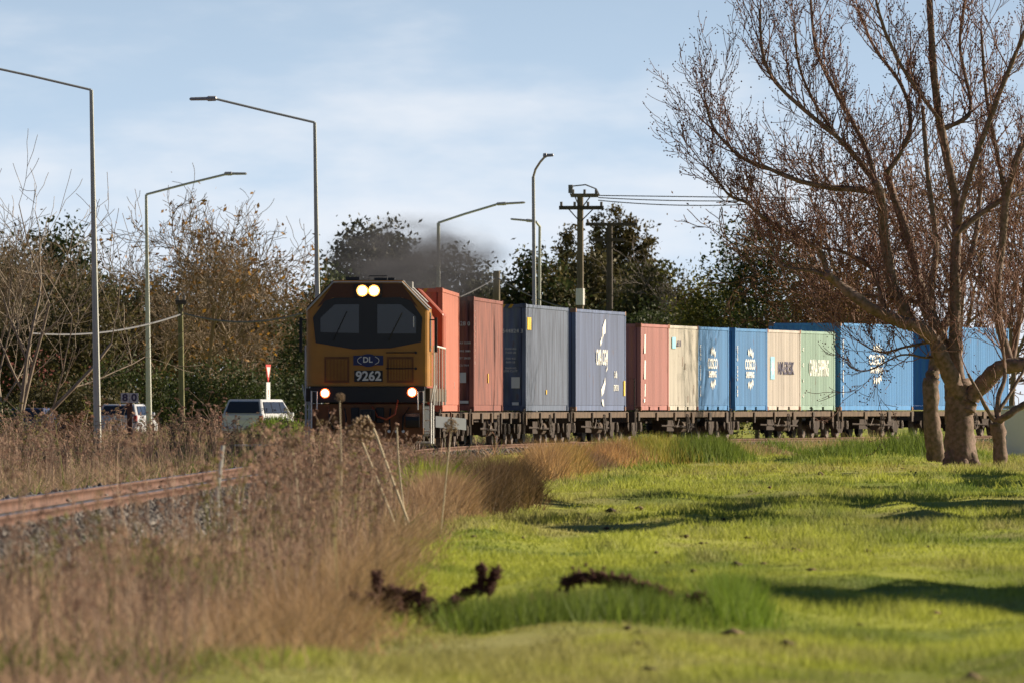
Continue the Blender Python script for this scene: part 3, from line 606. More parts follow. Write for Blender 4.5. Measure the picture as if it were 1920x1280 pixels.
# ------------------------------------------------------------------ utility poles and wires
m_timber = mat('weathered_timber', (0.20, 0.165, 0.12), .9, var=.4, scale=4, stretch=(1, 1, .2)); m_timber_d = mat('dark_timber', (0.09, 0.075, 0.065), .9, var=.3); m_wire = mat('wire', (0.16, 0.16, 0.17), .6); m_ins = mat('insulator', (0.2, 0.17, 0.16), .4)
def upole(d, px, top_y, r, arms, label, g=0.0, m=m_timber, sleeve=None, lean=0):
    b0 = at(px, 763, d); b0.z = g; o = empty('utility_pole', b0, 0, label, 'utility pole', 'timber utility poles')
    H = at(px, top_y, d).z - g
    MB().tube([(0, 0, -.2), (lean, 0, H)], [r * 1.25, r], 8).build('pole', m, o)
    for (x0, x1, py, dz, ins) in arms:
        z = at(0, py, d).z - g; a0 = pm(x0 - px, d) + lean; a1 = pm(x1 - px, d) + lean
        ca = MB().box(a0, a1, -.14 - dz, -.02 - dz, z - .08, z + .08).build('crossarm', m_timber_d if not dz else m_timber, o, .01)
        for k in range(ins): MB().cyl((a0 + .1 + (a1 - a0 - .2) * k / max(1, ins - 1), -.08 - dz, z + .16), 'Z', .055, .18, 8).build('insulator', m_ins, o)
        MB().tube([(a0 * .6, -.1 - dz, z), (lean, -.1, z - .6)], .025, 4).tube([(a1 * .6, -.1 - dz, z), (lean, -.1, z - .6)], .025, 4).build('brace', m_timber_d, o)
    if sleeve:
        z0, z1 = at(0, sleeve[1], d).z - g, at(0, sleeve[0], d).z - g; MB().cyl((0, 0, (z0 + z1) / 2), 'Z', r * 1.5, z1 - z0, 10).build('white_sleeve', m_white, o)
    return o
P1 = upole(470, 1088, 364, .13, [(1048, 1132, 390, 0, 4), (1070, 1122, 367, .12, 3)], 'timber utility pole with a white sleeve and two crossarms', sleeve=(541, 572))
MB().tube([(pm(-18, 470), -.2, at(0, 367, 470).z), (pm(-19, 470), -.2, at(0, 350, 470).z), (pm(10, 470), -.2, at(0, 347, 470).z), (pm(30, 470), -.2, at(0, 355, 470).z), (pm(36, 470), -.2, at(0, 367, 470).z)], .03, 5).cyl((pm(-18, 470), -.2, at(0, 355, 470).z), 'Z', .1, .35, 8).build('jumper_cable', m_wire, P1)
upole(560, 1143, 418, .15, [(1098, 1195, 421, 0, 4), (1110, 1170, 450, 0, 0)], 'second timber utility pole, dimmer and without any sleeve', m=m_timber_d)
upole(520, 931, 508, .16, [], 'short bare timber pole above the dark red container', g=0)
P2 = upole(440, 342, 565, .10, [(333, 354, 567, 0, 2)], 'slim mossy timber pole beside the dark green hedge', lean=pm(-4, 440), m=mat('mossy_timber', (0.22, 0.21, 0.10), .9, var=.4))
def wire(pts, r, label, sag=0):
    a, b_ = Vector(pts[0]), Vector(pts[1]); q = []
    for i in range(17): t = i / 16; p = a.lerp(b_, t); p.z -= sag * 4 * t * (1 - t); q.append(p)
    tag(MB().tube(q, r, 5).build('overhead_wire', m_wire), label, 'wire', 'overhead wires')
wire([at(338, 590, 440), at(60, 625, 400)], .035, 'cable sagging from the slim mossy pole past the tall lamp post', .3)
wire([at(346, 588, 440), at(566, 588, 432)], .035, 'cable sagging from the slim mossy pole toward the locomotive', .33)
for k, (dy, s_) in enumerate(((0, 0), (4, .1), (9, .2))): wire([at(1122, 367 + dy, 470), at(1500, 372 + dy * .6, 462)], .022, ('topmost', 'middle', 'lowest')[k] + ' wire running from the sleeved pole to the big bare tree', s_)
wire([at(1140, 421, 560), at(880, 560, 800)], .02, 'thin wire falling away from the dimmer utility pole', .4)
wire([at(931, 520, 520), at(1080, 582, 515)], .03, 'wire dropping from the short bare pole to the right', .2)
wire([at(931, 520, 520), at(800, 575, 515)], .03, 'wire dropping from the short bare pole to the left', .2)

# ------------------------------------------------------------------ signs, stakes, barrier
m_signw = mat('sign_white', (0.70, 0.70, 0.68), .5, var=.1); m_signr = mat('sign_red', (0.62, 0.05, 0.05), .5); m_post = mat('rusty_post', (0.13, 0.065, 0.045), .8); m_grey_sign = mat('sign_back_grey', (0.66, 0.70, 0.76), .5, 0, var=.08)
b0 = at(243, 763, 300); b0.z = 0.2
sg = empty('speed_board', b0, 0, 'white speed board reading 80 in front of the white hatchback', 'sign')
MB().box(-.07, .07, -.03, .03, -.2, at(0, 754, 300).z - .2).build('post', m_post, sg)
for i, ch in enumerate('80'):
    x0 = (-.235, .005)[i]; zc = at(0, 745, 300).z - .2
    p = MB().box(x0, x0 + .23, -.06, -.035, zc - .13, zc + .13).build('plate', m_signw, sg); front_text(ch, .27, x0 + .115, zc, -.066, m_ink, p, 1.1, bold=.008)
b0 = at(500, 763, 445); b0.z = .35
gs = empty('crossing_sign', b0, math.radians(77), 'red and white give way sign seen nearly edge-on by the van', 'sign')
MB().cyl((0, 0, .9), 'Z', .04, 2.2, 8).build('post', m_num, gs)
zt = at(0, 683, 445).z - .35; zb = at(0, 715, 445).z - .35
MB().prism([(-.42, zt), (.42, zt), (.04, zb), (-.04, zb)], -.07, -.045).build('red_triangle', m_signr, gs); MB().prism([(-.28, zt - .10), (.28, zt - .10), (0, zb + .16)], -.078, -.071).build('white_triangle', m_signw, gs)
p = MB().box(-.30, .30, -.07, -.045, at(0, 760, 445).z - .35, zb - .02).build('plate', m_signw, gs); front_text('?', .42, 0, (at(0, 760, 445).z - .35 + zb) / 2, -.076, m_signr, p)
b0 = at(838, 763, 246); b0.z = ghf(at(838, 0, 246).x, 246)
wb = empty('trackside_board', b0, math.radians(30), 'pair of blank pale boards on a dark post beside the locomotive', 'sign')
MB().tube([(-.02, 0, -.1), (.10, 0, 1.18)], .022, 6).build('post', m_post, wb)
for x0, x1, t in ((-.30, .07, -.02), (.11, .47, -.05)):
    zc = at(0, 789, 246).z - b0.z; MB().add([(x0, -.03, zc - .11 + t), (x1, -.03, zc - .145 + t), (x1, -.03, zc + .11 + t), (x0, -.03, zc + .14 + t), (x0, -.01, zc - .11 + t), (x1, -.01, zc - .145 + t), (x1, -.01, zc + .11 + t), (x0, -.01, zc + .14 + t)], [(0, 1, 2, 3), (7, 6, 5, 4), (0, 4, 5, 1), (1, 5, 6, 2), (2, 6, 7, 3), (3, 7, 4, 0)]).build('board', m_grey_sign, wb)
b0 = at(405, 940, 122); m_stake = mat('bleached_stake', (0.78, 0.73, 0.62), .8, var=.2)
tag(MB().tube([(0, 0, -.5), (pm(3, 122), 0, .1), (pm(13, 122), .05, pm(106, 122))], [.03, .03, .026], 6).build('marker_stake', m_stake, loc=b0), 'pale leaning wooden stake among the weeds beside the rails', 'stake')
g0 = at(440, 834, 300)
gb = empty('low_barrier', (g0.x, 300, ghf(g0.x, 300)), 0, 'low steel rail on short posts left of the locomotive', 'barrier'); zz = g0.z - gb.location.z
MB().tube([(0, 0, zz), (2.2, .4, zz)], .035, 6).build('top_rail', m_num, gb)
for x in (.1, .75, 1.4, 2.05): MB().box(x - .05, x + .05, .0 + x * .18, .08 + x * .18, -.2, zz - .03).build('post', m_black, gb)

# ------------------------------------------------------------------ cars
m_carw = mat('white_car_paint', (0.62, 0.63, 0.66), .3, spec=.6); m_carb = mat('navy_car_paint', (0.04, 0.06, 0.14), .7, spec=.2); m_cglass = mat('car_glass', (0.03, 0.035, 0.05), .15, spec=.5); m_tyre = mat('tyre', (0.02, 0.02, 0.02), .9); m_tail = mat('tail_lamp', (0.45, 0.03, 0.02), .3)
def car(name, loc, rz, prof, roofprof, Wd, label, cat, m):
    # prof: side outline (y,z) of the lower body; roofprof: (y,z) of the glasshouse, rear of the car faces -Y
    o = empty(name, loc, rz, label, cat)
    MB().prismx(prof, -Wd / 2, Wd / 2).build('body', m, o, .05)
    n = len(roofprof); zs = [z for _, z in roofprof]; zlo, zhi = min(zs), max(zs)
    ins = lambda z: Wd / 2 - .03 - .16 * (z - zlo) / (zhi - zlo)
    v = [(-ins(z), y, z) for y, z in roofprof] + [(ins(z), y, z) for y, z in roofprof]
    gh_ = MB().add(v, [tuple(range(n)), tuple(range(2 * n - 1, n - 1, -1))] + [(i, i + n, (i + 1) % n + n, (i + 1) % n) for i in range(n)]).build('cabin', m, o, .04)
    (y0, z0), (y1, z1), (y2, z2), (y3, z3) = roofprof[:4]      # rear-bottom, rear-top, front-top, front-bottom
    def quad(a, b_, c, d_, nm, off): return MB().add([a, b_, c, d_, tuple(Vector(a) + off), tuple(Vector(b_) + off), tuple(Vector(c) + off), tuple(Vector(d_) + off)], [(0, 1, 2, 3), (7, 6, 5, 4), (0, 4, 5, 1), (1, 5, 6, 2), (2, 6, 7, 3), (3, 7, 4, 0)]).build(nm, m_cglass, o)
    L = lambda t, a, b_: a + (b_ - a) * t
    zA, zB = L(.12, z0, z1), L(.84, z0, z1); yA, yB = L(.12, y0, y1), L(.84, y0, y1)
    quad((-ins(zA) + .1, yA - .02, zA), (ins(zA) - .1, yA - .02, zA), (ins(zB) - .1, yB - .02, zB), (-ins(zB) + .1, yB - .02, zB), 'rear_window', Vector((0, -.03, .01)))
    for sx in (-1, 1):
        e = [y0 + .25 + (y3 - y0 - .6) * t for t in (0, .34, .67, 1)]
        for k in range(3):
            ya, yb = e[k] + .05, e[k + 1] - .05
            top = lambda yy: min(max(yy, y1 + .12), y2 - .12)
            quad((sx * (ins(zA) + .012), ya, zA), (sx * (ins(zA) + .012), yb, zA), (sx * (ins(zB) + .012), top(yb), zB), (sx * (ins(zB) + .012), top(ya), zB), 'side_window', Vector((sx * .02, 0, 0)))
        for yy in (prof[0][0] + .75, prof[1][0] - .85):
            wl = MB().cyl((sx * (Wd / 2 - .08), yy, .31), 'X', .31, .2, 18).build('wheel', m_tyre, o); MB().cyl((sx * (Wd / 2 + .025), yy, .31), 'X', .19, .02, 14).build('rim', m_num, wl)
        MB().box(sx * (Wd / 2 - .02) - .14, sx * (Wd / 2 - .02) + .0, prof[0][0] - .03, prof[0][0] + .08, .72, .98).build('tail_lamp', m_tail, o, .01)
        MB().box(sx * (Wd / 2 + .02), sx * (Wd / 2 + .16), y3 - .5, y3 - .36, .95, 1.1).build('door_mirror', m, o, .02)
    MB().box(-.26, .26, prof[0][0] - .04, prof[0][0] + .02, .70, .82).build('number_plate', m_signw, o); MB().box(-Wd / 2 + .05, Wd / 2 - .05, prof[0][0] - .1, prof[0][0] + .1, .30, .52).build('rear_bumper', m, o, .03)
    return o
car('hatchback_car', (*at(238, 763, 462).xy, .2), math.radians(-10), [(-2.0, .28), (2.1, .28), (2.15, .65), (1.2, .92), (-1.95, .98)], [(-1.92, .93), (-1.55, 1.44), (.35, 1.44), (1.15, .93)], 1.72, 'white hatchback with dark rear window parked behind the 80 board', 'car', m_carw)
car('people_mover_van', (*at(484, 763, 440).xy, .2), math.radians(-15), [(-2.2, .3), (2.2, .3), (2.25, .8), (1.9, 1.05), (-2.2, 1.05)], [(-2.18, 1.0), (-1.85, 1.62), (1.15, 1.62), (1.95, 1.0)], 1.70, 'white people mover van beside the edge-on red sign', 'van', m_carw)
car('parked_car', (*at(62, 763, 455).xy, .1), math.radians(-7), [(-2.0, .28), (2.1, .28), (2.15, .65), (1.2, .88), (-1.95, .95)], [(-1.85, .9), (-1.3, 1.38), (.3, 1.38), (1.15, .9)], 1.7, 'dark navy car low behind the pale whippy tree', 'car', m_carb)

# house glimpsed behind the whippy tree; white shed at the right
m_brickr = mat('red_wall', (0.30, 0.085, 0.07), .8, var=.2); m_rfd = mat('dark_roof', (0.12, 0.12, 0.13), .8)
hp = at(60, 763, 520); ho = empty('house', (hp.x, 520, 0), math.radians(20), 'small house with a red roof behind the pale whippy tree', 'house')
MB().box(-3, 3, 0, 5, -.2, 2.3).build('wall', mat('cream_wall', (0.28, 0.25, 0.21), .9), ho); MB().prismx([(-.5, 2.2), (5.5, 2.2), (2.5, 4.2)], -3.4, 3.4).build('roof', m_brickr, ho)
wn = MB().box(-.8, .6, -.05, .02, .9, 1.9).build('window', m_signw, ho); MB().box(-.7, .5, -.07, -.04, 1.0, 1.8).build('pane', m_cglass, wn); MB().box(1.4, 2.2, -.05, .02, 0, 2.0).build('door', m_rfd, ho)
wp_ = at(1930, 763, 330); sh = empty('white_shed', (wp_.x + .5, 330, 0), math.radians(55), 'small white corrugated shed at the foot of the small forked tree', 'shed')
q = MB(); pr = corr(1.2, 2, .16, .03); v = []; f = []
for oy, ox in pr: v += [(-.6 + ox, -oy, -.1), (-.6 + ox, -oy, 1.45)]
q.add(v, [(2 * i, 2 * i + 2, 2 * i + 3, 2 * i + 1) for i in range(len(pr) - 1)]).box(-.6, .6, .05, 1.2, -.2, 1.45).build('wall', m_white, sh)
MB().prismx([(-.1, 1.46), (1.3, 1.46), (1.3, 1.52), (-.1, 1.62)], -.68, .68).build('roof', m_roof, sh); MB().box(-.3, .3, -.06, -.035, 0, 1.3).build('door', m_signw, sh)

# ------------------------------------------------------------------ trees
def frusta(segs, n):
    P0 = np.array([s[0] for s in segs], float); P1 = np.array([s[1] for s in segs], float); R0 = np.array([s[2] for s in segs]); R1 = np.array([s[3] for s in segs])
    t = P1 - P0; t /= np.linalg.norm(t, axis=1, keepdims=True) + 1e-9
    ref = np.where(np.abs(t[:, 2:3]) < .9, np.array([[0, 0, 1.]]), np.array([[1., 0, 0]])); u = np.cross(t, ref); u /= np.linalg.norm(u, axis=1, keepdims=True); w_ = np.cross(t, u)
    a = np.arange(n) * 2 * np.pi / n
    ring = u[:, None] * np.cos(a)[None, :, None] + w_[:, None] * np.sin(a)[None, :, None]
    V = np.concatenate([P0[:, None] + ring * R0[:, None, None], P1[:, None] + ring * R1[:, None, None]], 1).reshape(-1, 3)
    k = np.arange(n); f = np.stack([k, (k + 1) % n, n + (k + 1) % n, n + k], 1)
    return V, (np.arange(len(segs))[:, None, None] * 2 * n + f[None]).reshape(-1, 4)
def grow(r, p, d, L, rad, lvl, cfg, segs, tips):
    n = 5 if lvl < 2 else 4; st_ = L / n
    for i in range(n):
        d = (d + Vector((r.gauss(0, 1), r.gauss(0, 1), r.gauss(0, 1))) * cfg['wig'] + Vector((0, 0, cfg['up']))).normalized()
        q = p + d * st_; r1 = max(cfg['rmin'], rad * (1 - .62 / n)); segs.append((p[:], q[:], rad, r1, lvl)); p, rad = q, r1
        if lvl < cfg['max'] and (i >= 1 or lvl > 0):
            for _ in range(cfg['kids'][min(lvl, len(cfg['kids']) - 1)]):
                if r.random() < .85:
                    ax = d.orthogonal().normalized(); ax.rotate(Matrix.Rotation(r.uniform(0, 6.283), 3, d)); c = d.copy(); c.rotate(Matrix.Rotation(r.uniform(*cfg['ang']), 3, ax))
                    grow(r, p, c, L * r.uniform(*cfg['len']), max(cfg['rmin'], rad * r.uniform(.45, .7)), lvl + 1, cfg, segs, tips)
    tips.append((p[:], d[:]))
def bare_tree(name, loc, H, cfg, m_t, m_c, label, group, stems=1, seed=1, leaves=None, trunk_r=.18, lean=.1, cat='tree'):
    r = random.Random(seed); o = empty(name, loc, 0, label, cat, group); segs = []; tips = []
    for k in range(stems):
        d = Vector((r.uniform(-lean, lean), r.uniform(-lean, lean), 1)).normalized() if stems == 1 else Vector((r.uniform(-lean, lean) * 2, r.uniform(-lean, lean) * 2, 1)).normalized()
        grow(r, Vector((r.uniform(-.3, .3) if stems > 1 else 0, r.uniform(-.3, .3) if stems > 1 else 0, -.1)), d, H * r.uniform(.6, .75), trunk_r, 0, cfg, segs, tips)
    thick = [s for s in segs if s[4] <= 1]; thin = [s for s in segs if s[4] > 1]
    V, F = frusta(thick, 6); link('trunk', np_mesh('trunk', V, F, smooth=True), m_t, o)
    if thin: V, F = frusta(thin, 3); link('crown', np_mesh('crown', V, F), m_c, o)
    if leaves:
        n, size, cols = leaves; tp = np.array([t[0] for t in tips]); idx = RNG.integers(0, len(tp), n); C = tp[idx] + RNG.normal(0, .25, (n, 3))
        leaf_obj('leaves', C, size, cols, o)
    return o, segs, tips
m_leaf = mat('foliage', (.06, .1, .03), .6, attr='col', trans=.28, spec=.25)
def leaf_obj(name, C, size, cols, parent, m=None):
    n = len(C); a = RNG.normal(size=(n, 3)); a /= np.linalg.norm(a, axis=1, keepdims=True); b_ = np.cross(a, RNG.normal(size=(n, 3))); b_ /= np.linalg.norm(b_, axis=1, keepdims=True)
    s = (size * RNG.uniform(.6, 1.4, n))[:, None]
    V = np.stack([C - a * s, C + b_ * s * .5, C + a * s, C - b_ * s * .5], 1).reshape(-1, 3)
    base = np.array(cols, float); ci = base[RNG.integers(0, len(base), n)] * RNG.uniform(.65, 1.35, (n, 1))
    return link(name, np_mesh(name, V, np.arange(4 * n).reshape(-1, 4), np.repeat(ci, 4, 0)), m or m_leaf, parent)
m_bark = mat('bark_brown', (0.11, 0.085, 0.065), .95, var=.4, scale=6)
def leafy_tree(name, loc, blobs, n, size, cols, label, group, trunk_h=2.0, cat='tree', trunk_r=.2, clump=.28):
    n = int(n * 1.6); size = size * .9
    o = empty(name, loc, 0, label, cat, group); pts = []; tot = sum(b_[3] * b_[5] for b_ in blobs); segs = []
    for (cx, cy, cz, rx, ry, rz) in blobs:
        k = int(n * rx * rz / tot); nc = max(20, int(26 * rx * rz))
        u = RNG.normal(size=(nc, 3)); u /= np.linalg.norm(u, axis=1, keepdims=True); rad = RNG.uniform(.55, 1.08, (nc, 1))
        cc = np.array((cx, cy, cz)) + u * rad * np.array((rx, ry, rz)); cs = clump * RNG.uniform(.6, 1.6, nc) * min(1.5, (rx + rz) / 2)
        i = RNG.integers(0, nc, k); pts.append(cc[i] + RNG.normal(size=(k, 3)) * cs[i][:, None] * np.array((1, 1, .7)))
        segs.append(((0, 0, trunk_h * .6), (cx, cy, cz), trunk_r * .7, trunk_r * .25))
        for q in cc[::4]: segs.append(((cx, cy, cz - rz * .5), tuple(q), trunk_r * .22, .02))
    segs.append(((0, 0, -.2), (0, 0, trunk_h), trunk_r, trunk_r * .7))
    V, F = frusta(segs, 5); link('trunk', np_mesh('trunk', V, F), m_bark, o)
    C = np.concatenate(pts); C = C[C[:, 2] > -.1]
    leaf_obj('crown', C, size, cols, o); return o
DG = [(0.038, 0.056, 0.02), (0.052, 0.072, 0.024), (0.068, 0.082, 0.028)]; MG = [(0.06, 0.085, 0.022), (0.085, 0.10, 0.025), (0.045, 0.065, 0.02)]; YG = [(0.22, 0.20, 0.035), (0.15, 0.15, 0.03), (0.09, 0.10, 0.025)]; OG = [(0.14, 0.115, 0.045), (0.10, 0.09, 0.038), (0.08, 0.07, 0.033)]
RB = [(0.20, 0.10, 0.045), (0.15, 0.075, 0.04), (0.24, 0.14, 0.05)]
m_pale = mat('pale_bark', (0.36, 0.29, 0.21), .8, var=.25, scale=5); m_tw = mat('twig_brown', (0.21, 0.155, 0.105), .85); m_twr = mat('twig_reddish', (0.17, 0.09, 0.06), .85); m_twg = mat('twig_grey', (0.24, 0.20, 0.18), .85)
GL = 'trees behind the road on the left'; GC = 'trees far behind the train'; GB = 'bare trees in the background'

# left background, from the pale whippy tree to the hedge
cw = dict(wig=.09, up=.07, max=3, kids=(1, 1, 1), ang=(.35, .9), len=(.45, .7), rmin=.009)
p = at(15, 763, 335); bare_tree('whippy_tree', (p.x, 335, .15), 6.6, cw, m_pale, m_pale, 'pale barked whippy bare tree of several stems beside the tall lamp post', GB, 4, 5, trunk_r=.085, lean=.22)
cb = dict(wig=.16, up=.05, max=4, kids=(2, 2, 2, 1), ang=(.4, .95), len=(.45, .68), rmin=.014)
for px, d, H, sd_, lab, mt in ((175, 520, 9.6, 21, 'tall bare tree crossing behind the tall lamp post', m_tw), (265, 540, 9.8, 22, 'tall bare brown tree behind the hatchback lamp post', m_tw), (350, 530, 9.4, 23, 'bare brown tree spreading above the slim mossy pole', m_tw), (430, 545, 9.6, 24, 'rounded bare tree with a few orange leaves', m_tw), (500, 560, 8.8, 25, 'fan shaped bare tree ending the left tree line', m_twg), (40, 545, 8.4, 26, 'bare brown tree behind the pale whippy tree', m_tw)):
    p = at(px, 763, d)
    bare_tree('bare_tree', (p.x, d, 0), H, cb, m_tw, mt, lab, GB, 1, sd_, (500, .13, [(0.42, 0.22, 0.04), (0.30, 0.15, 0.04), (.2, .1, .04)]) if px > 330 else (250, .10, RB), trunk_r=.16, lean=.12)
p = at(105, 763, 565); leafy_tree('pine_tree', (p.x, 565, 0), [(-1.2, 0, 6.5, 2.6, 2, 3.4), (.6, 0, 8.6, 1.5, 1.5, 2.4), (-2.6, 0, 7.4, 1.3, 1.3, 2.0), (2.0, 0, 5.5, 1.8, 1.8, 3.0), (0, 0, 3, 3.4, 2, 2.6)], 9000, .15, DG, 'dark evergreen tree rising behind the pale whippy tree', GL, 5)
p = at(225, 763, 575); leafy_tree('pine_tree', (p.x, 575, 0), [(0, 0, 4.2, 2.4, 2, 3.6), (1.6, 0, 5.6, 1.6, 1.6, 2.6), (-1.8, 0, 6.2, 1.7, 1.6, 2.6)], 6000, .15, DG, 'dark evergreen mass behind the hatchback lamp post', GL, 4)
p = at(400, 763, 580); leafy_tree('pine_tree', (p.x, 580, 0), [(0, 0, 3.4, 3.0, 2, 3.2), (2.6, 0, 3.6, 2.2, 1.6, 2.8), (-2.2, 0, 4.4, 1.9, 1.6, 2.6)], 6500, .15, DG, 'dark evergreen mass behind the slim mossy pole', GL, 3)
p = at(15, 763, 560); leafy_tree('pine_tree', (p.x, 560, 0), [(0, 0, 5.6, 2.2, 2, 3.6), (.4, 0, 3, 2.6, 2, 2.8)], 5000, .15, DG, 'dark evergreen tree left of the taller evergreen', GL, 4)
p = at(70, 763, 500); leafy_tree('olive_shrub', (p.x, 500, 0), [(0, 0, 3.2, 2.2, 1.5, 3.0), (2.1, 0, 4.6, 1.7, 1.3, 2.6), (-2, 0, 3.0, 1.8, 1.3, 2.6)], 7000, .12, OG, 'tall olive brown shrub behind the pale whippy tree', GL, 1.5, 'shrub')
p = at(470, 763, 552); leafy_tree('russet_shrub', (p.x, 552, 0), [(0, 0, 6.2, 2.2, 1.4, 3.0), (1.8, 0, 5.2, 1.9, 1.3, 2.8), (-2.0, 0, 6.4, 1.9, 1.3, 3.0), (3.2, 0, 4.2, 1.4, 1.2, 2.8), (0, 0, 3, 3.2, 1.4, 2.6)], 7500, .10, [(0.19, 0.11, 0.05), (0.13, 0.085, 0.045), (0.30, 0.17, 0.04), (.10, .07, .035), (.13, .09, .05)], 'russet leafed shrub thicket with orange patches', GL, 1.5, 'shrub')
p = at(300, 763, 555); leafy_tree('russet_shrub', (p.x, 555, 0), [(0, 0, 5.4, 2.4, 1.4, 3.0), (-2.4, 0, 4.6, 1.9, 1.3, 3.0), (2.0, 0, 5.8, 1.8, 1.3, 2.8), (0, 0, 2.6, 3.4, 1.4, 2.4)], 7000, .10, [(0.14, 0.095, 0.05), (0.11, 0.08, 0.04), (.08, .065, .035), (.17, .10, .04)], 'brown leafed shrub thicket behind the hatchback lamp post', GL, 1.5, 'shrub')
for px, d, bl, lab, cols in ((250, 490, [(0, 0, 1.7, 1.6, 1.2, 1.8), (-1.5, 0, 1.4, 1.2, 1, 1.5), (1.3, 0, 1.5, 1.2, 1, 1.5)], 'mottled green shrub behind the white hatchback', MG), (410, 486, [(0, 0, 1.8, 1.5, 1.2, 1.7), (1.5, 0, 1.5, 1.3, 1, 1.6), (-1.1, 0, 1.4, 1.2, 1, 1.5)], 'dense dark green hedge shrub between slim pole and van', DG + MG[:1]), (505, 492, [(0, 0, 1.5, 1.3, 1, 1.4), (1.4, 0, 1.5, 1.2, 1, 1.7), (-1, 0, 1.2, .9, .9, 1.2)], 'dark green shrub just behind the van roof', DG), (560, 500, [(0, 0, 2.2, 1.5, 1.2, 2.3), (.9, 0, 4.2, 1.4, 1.2, 1.9)], 'tall dark shrub at the locomotive left shoulder', DG), (160, 480, [(0, 0, 1.3, 1.6, 1, 1.3), (-1.8, 0, 1.2, 1.3, 1, 1.2)], 'brown green shrub behind the tall lamp post', OG)):
    p = at(px, 763, d); leafy_tree('hedge_shrub', (p.x, d, 0), bl, 5200, .085, cols, lab, 'shrubs behind the parked cars', 1.0, 'shrub', .08)
p = at(130, 763, 330); leafy_tree('rust_bush', (p.x, 330, .2), [(0, 0, .5, .62, .5, .6), (-.4, 0, .35, .4, .4, .4)], 1400, .045, [(0.16, 0.075, 0.03), (0.11, 0.06, 0.03)], 'low rust brown bush left of the tall lamp post', None, .3, 'bush', .03)
p = at(5, 763, 320); leafy_tree('rust_bush', (p.x, 320, .2), [(0, 0, .9, .5, .4, .7)], 900, .05, DG, 'small dark evergreen bush at the foot of the whippy tree', None, .3, 'bush', .03)

# centre background
p = at(715, 763, 690); leafy_tree('round_tree', (p.x, 690, 0), [(-.4, 0, 9.0, 2.9, 2.3, 3.8), (1.0, 0, 7.6, 2.4, 2.2, 3.4), (-2.2, 0, 6.6, 2.0, 2, 3.0), (0, 0, 4.0, 4.2, 2.5, 3.6)], 20000, .18, [(0.075, 0.08, 0.058), (0.095, 0.096, 0.065)], 'rounded grey green tree above the locomotive roof', GC, 4)
for px, d, top, wd, lab, cols in ((850, 700, 462, 3.2, 'lower grey green tree right of the rounded tree', [(0.06, 0.066, 0.042), (0.08, 0.08, 0.045)]), (915, 720, 520, 2.6, 'low pale green tree behind the short bare pole', [(0.08, 0.09, 0.05), (0.06, 0.065, 0.04)]), (620, 640, 505, 1.9, 'low dark green tree behind the locomotive left shoulder', MG), (1010, 660, 476, 2.4, 'dark tree behind the bent lamp post', OG + DG), (1100, 680, 462, 2.6, 'olive tree behind the sleeved utility pole', OG), (1230, 640, 496, 2.8, 'olive green tree right of the dim utility pole', [(0.10, 0.10, 0.03), (0.075, 0.075, 0.03)]), (780, 620, 560, 2.6, 'low dark shrub behind the salmon container', DG)):
    h = at(0, top, d).z; p = at(px, 763, d)
    leafy_tree('distant_tree', (p.x, d, 0), [(0, 0, h * .72, wd * .7, wd * .6, h * .28), (wd * .5, 0, h * .58, wd * .7, wd * .6, h * .26), (-wd * .5, 0, h * .52, wd * .8, wd * .6, h * .28), (0, 0, h * .25, wd * 1.25, wd * .6, h * .3)], 13000, .17, cols, lab, GC, h * .4)
for i, (px, top) in enumerate(((1122, 416), (1152, 402), (1182, 412), (1212, 442), (1062, 440))):
    d = 740; h = at(0, top, d).z; p = at(px, 763, d)
    leafy_tree('conifer_tree', (p.x, d, 0), [(0, 0, h * f_, (1.05 - f_) * 2.4 + .12, (1.05 - f_) * 2.0 + .1, h * .13) for f_ in (.3, .45, .6, .72, .83, .92)], 5500, .15, [(0.14, 0.105, 0.04), (0.10, 0.085, 0.035)], ('yellowish conifer directly behind the sleeved pole top', 'tallest yellowish conifer above the dim utility pole crossarm', 'yellowish conifer right of the tallest one', 'short yellowish conifer ending the row by the leafy tree', 'yellowish conifer next to the bent lamp post')[i], 'row of yellowish conifers', h * .9, 'tree', .15, .2)
for px, d, bl, lab, cols in ((1130, 560, [(0, 0, 3.4, 3.0, 2, 2.8), (3.2, 0, 3.6, 2.6, 2, 3.0), (-3, 0, 3.2, 2.6, 2, 2.8)], 'long dark shrub bank behind the slate container', DG), (1250, 540, [(0, 0, 3.6, 2.4, 2, 2.8), (2, 0, 3.4, 2, 1.5, 2.8), (-2.4, 0, 3.4, 2, 1.5, 2.6)], 'dark shrub bank behind the rose and cream containers', DG), (1345, 480, [(0, 0, 5.0, 1.5, 1.3, 2.2), (-.8, 0, 5.0, .9, .9, 1.6), (.9, 0, 4.4, 1.2, 1, 2.2), (0, 0, 2.2, 1.8, 1, 2)], 'sunlit yellow green bush above the blue short containers', YG), (1420, 470, [(0, 0, 5.6, 1.7, 1.3, 2.6), (-.8, 0, 7.4, 1.2, 1.2, 1.8), (.6, 0, 8.0, 1.2, 1.1, 1.6), (1.4, 0, 5.4, 1.6, 1.2, 2.6), (0, 0, 2.6, 2.2, 1.2, 2.4)], 'dark green leafy tree left of the big bare tree', DG + MG[:1]), (1530, 475, [(0, 0, 4.6, 2.0, 1.4, 2.8), (2.0, 0, 5.0, 1.8, 1.3, 2.8), (-1.6, 0, 4.2, 1.5, 1.2, 2.4), (0, 0, 2, 2.6, 1.2, 2)], 'green and brown thicket above the sage green container', MG + OG)):
    p = at(px, 763, d); leafy_tree('thicket', (p.x, d, 0), bl, 8000, .095, cols, lab, 'leafy thickets behind the wagons', 1.5, 'bush', .12)
cg = dict(wig=.17, up=.06, max=4, kids=(2, 2, 2, 1), ang=(.4, .95), len=(.45, .68), rmin=.011)
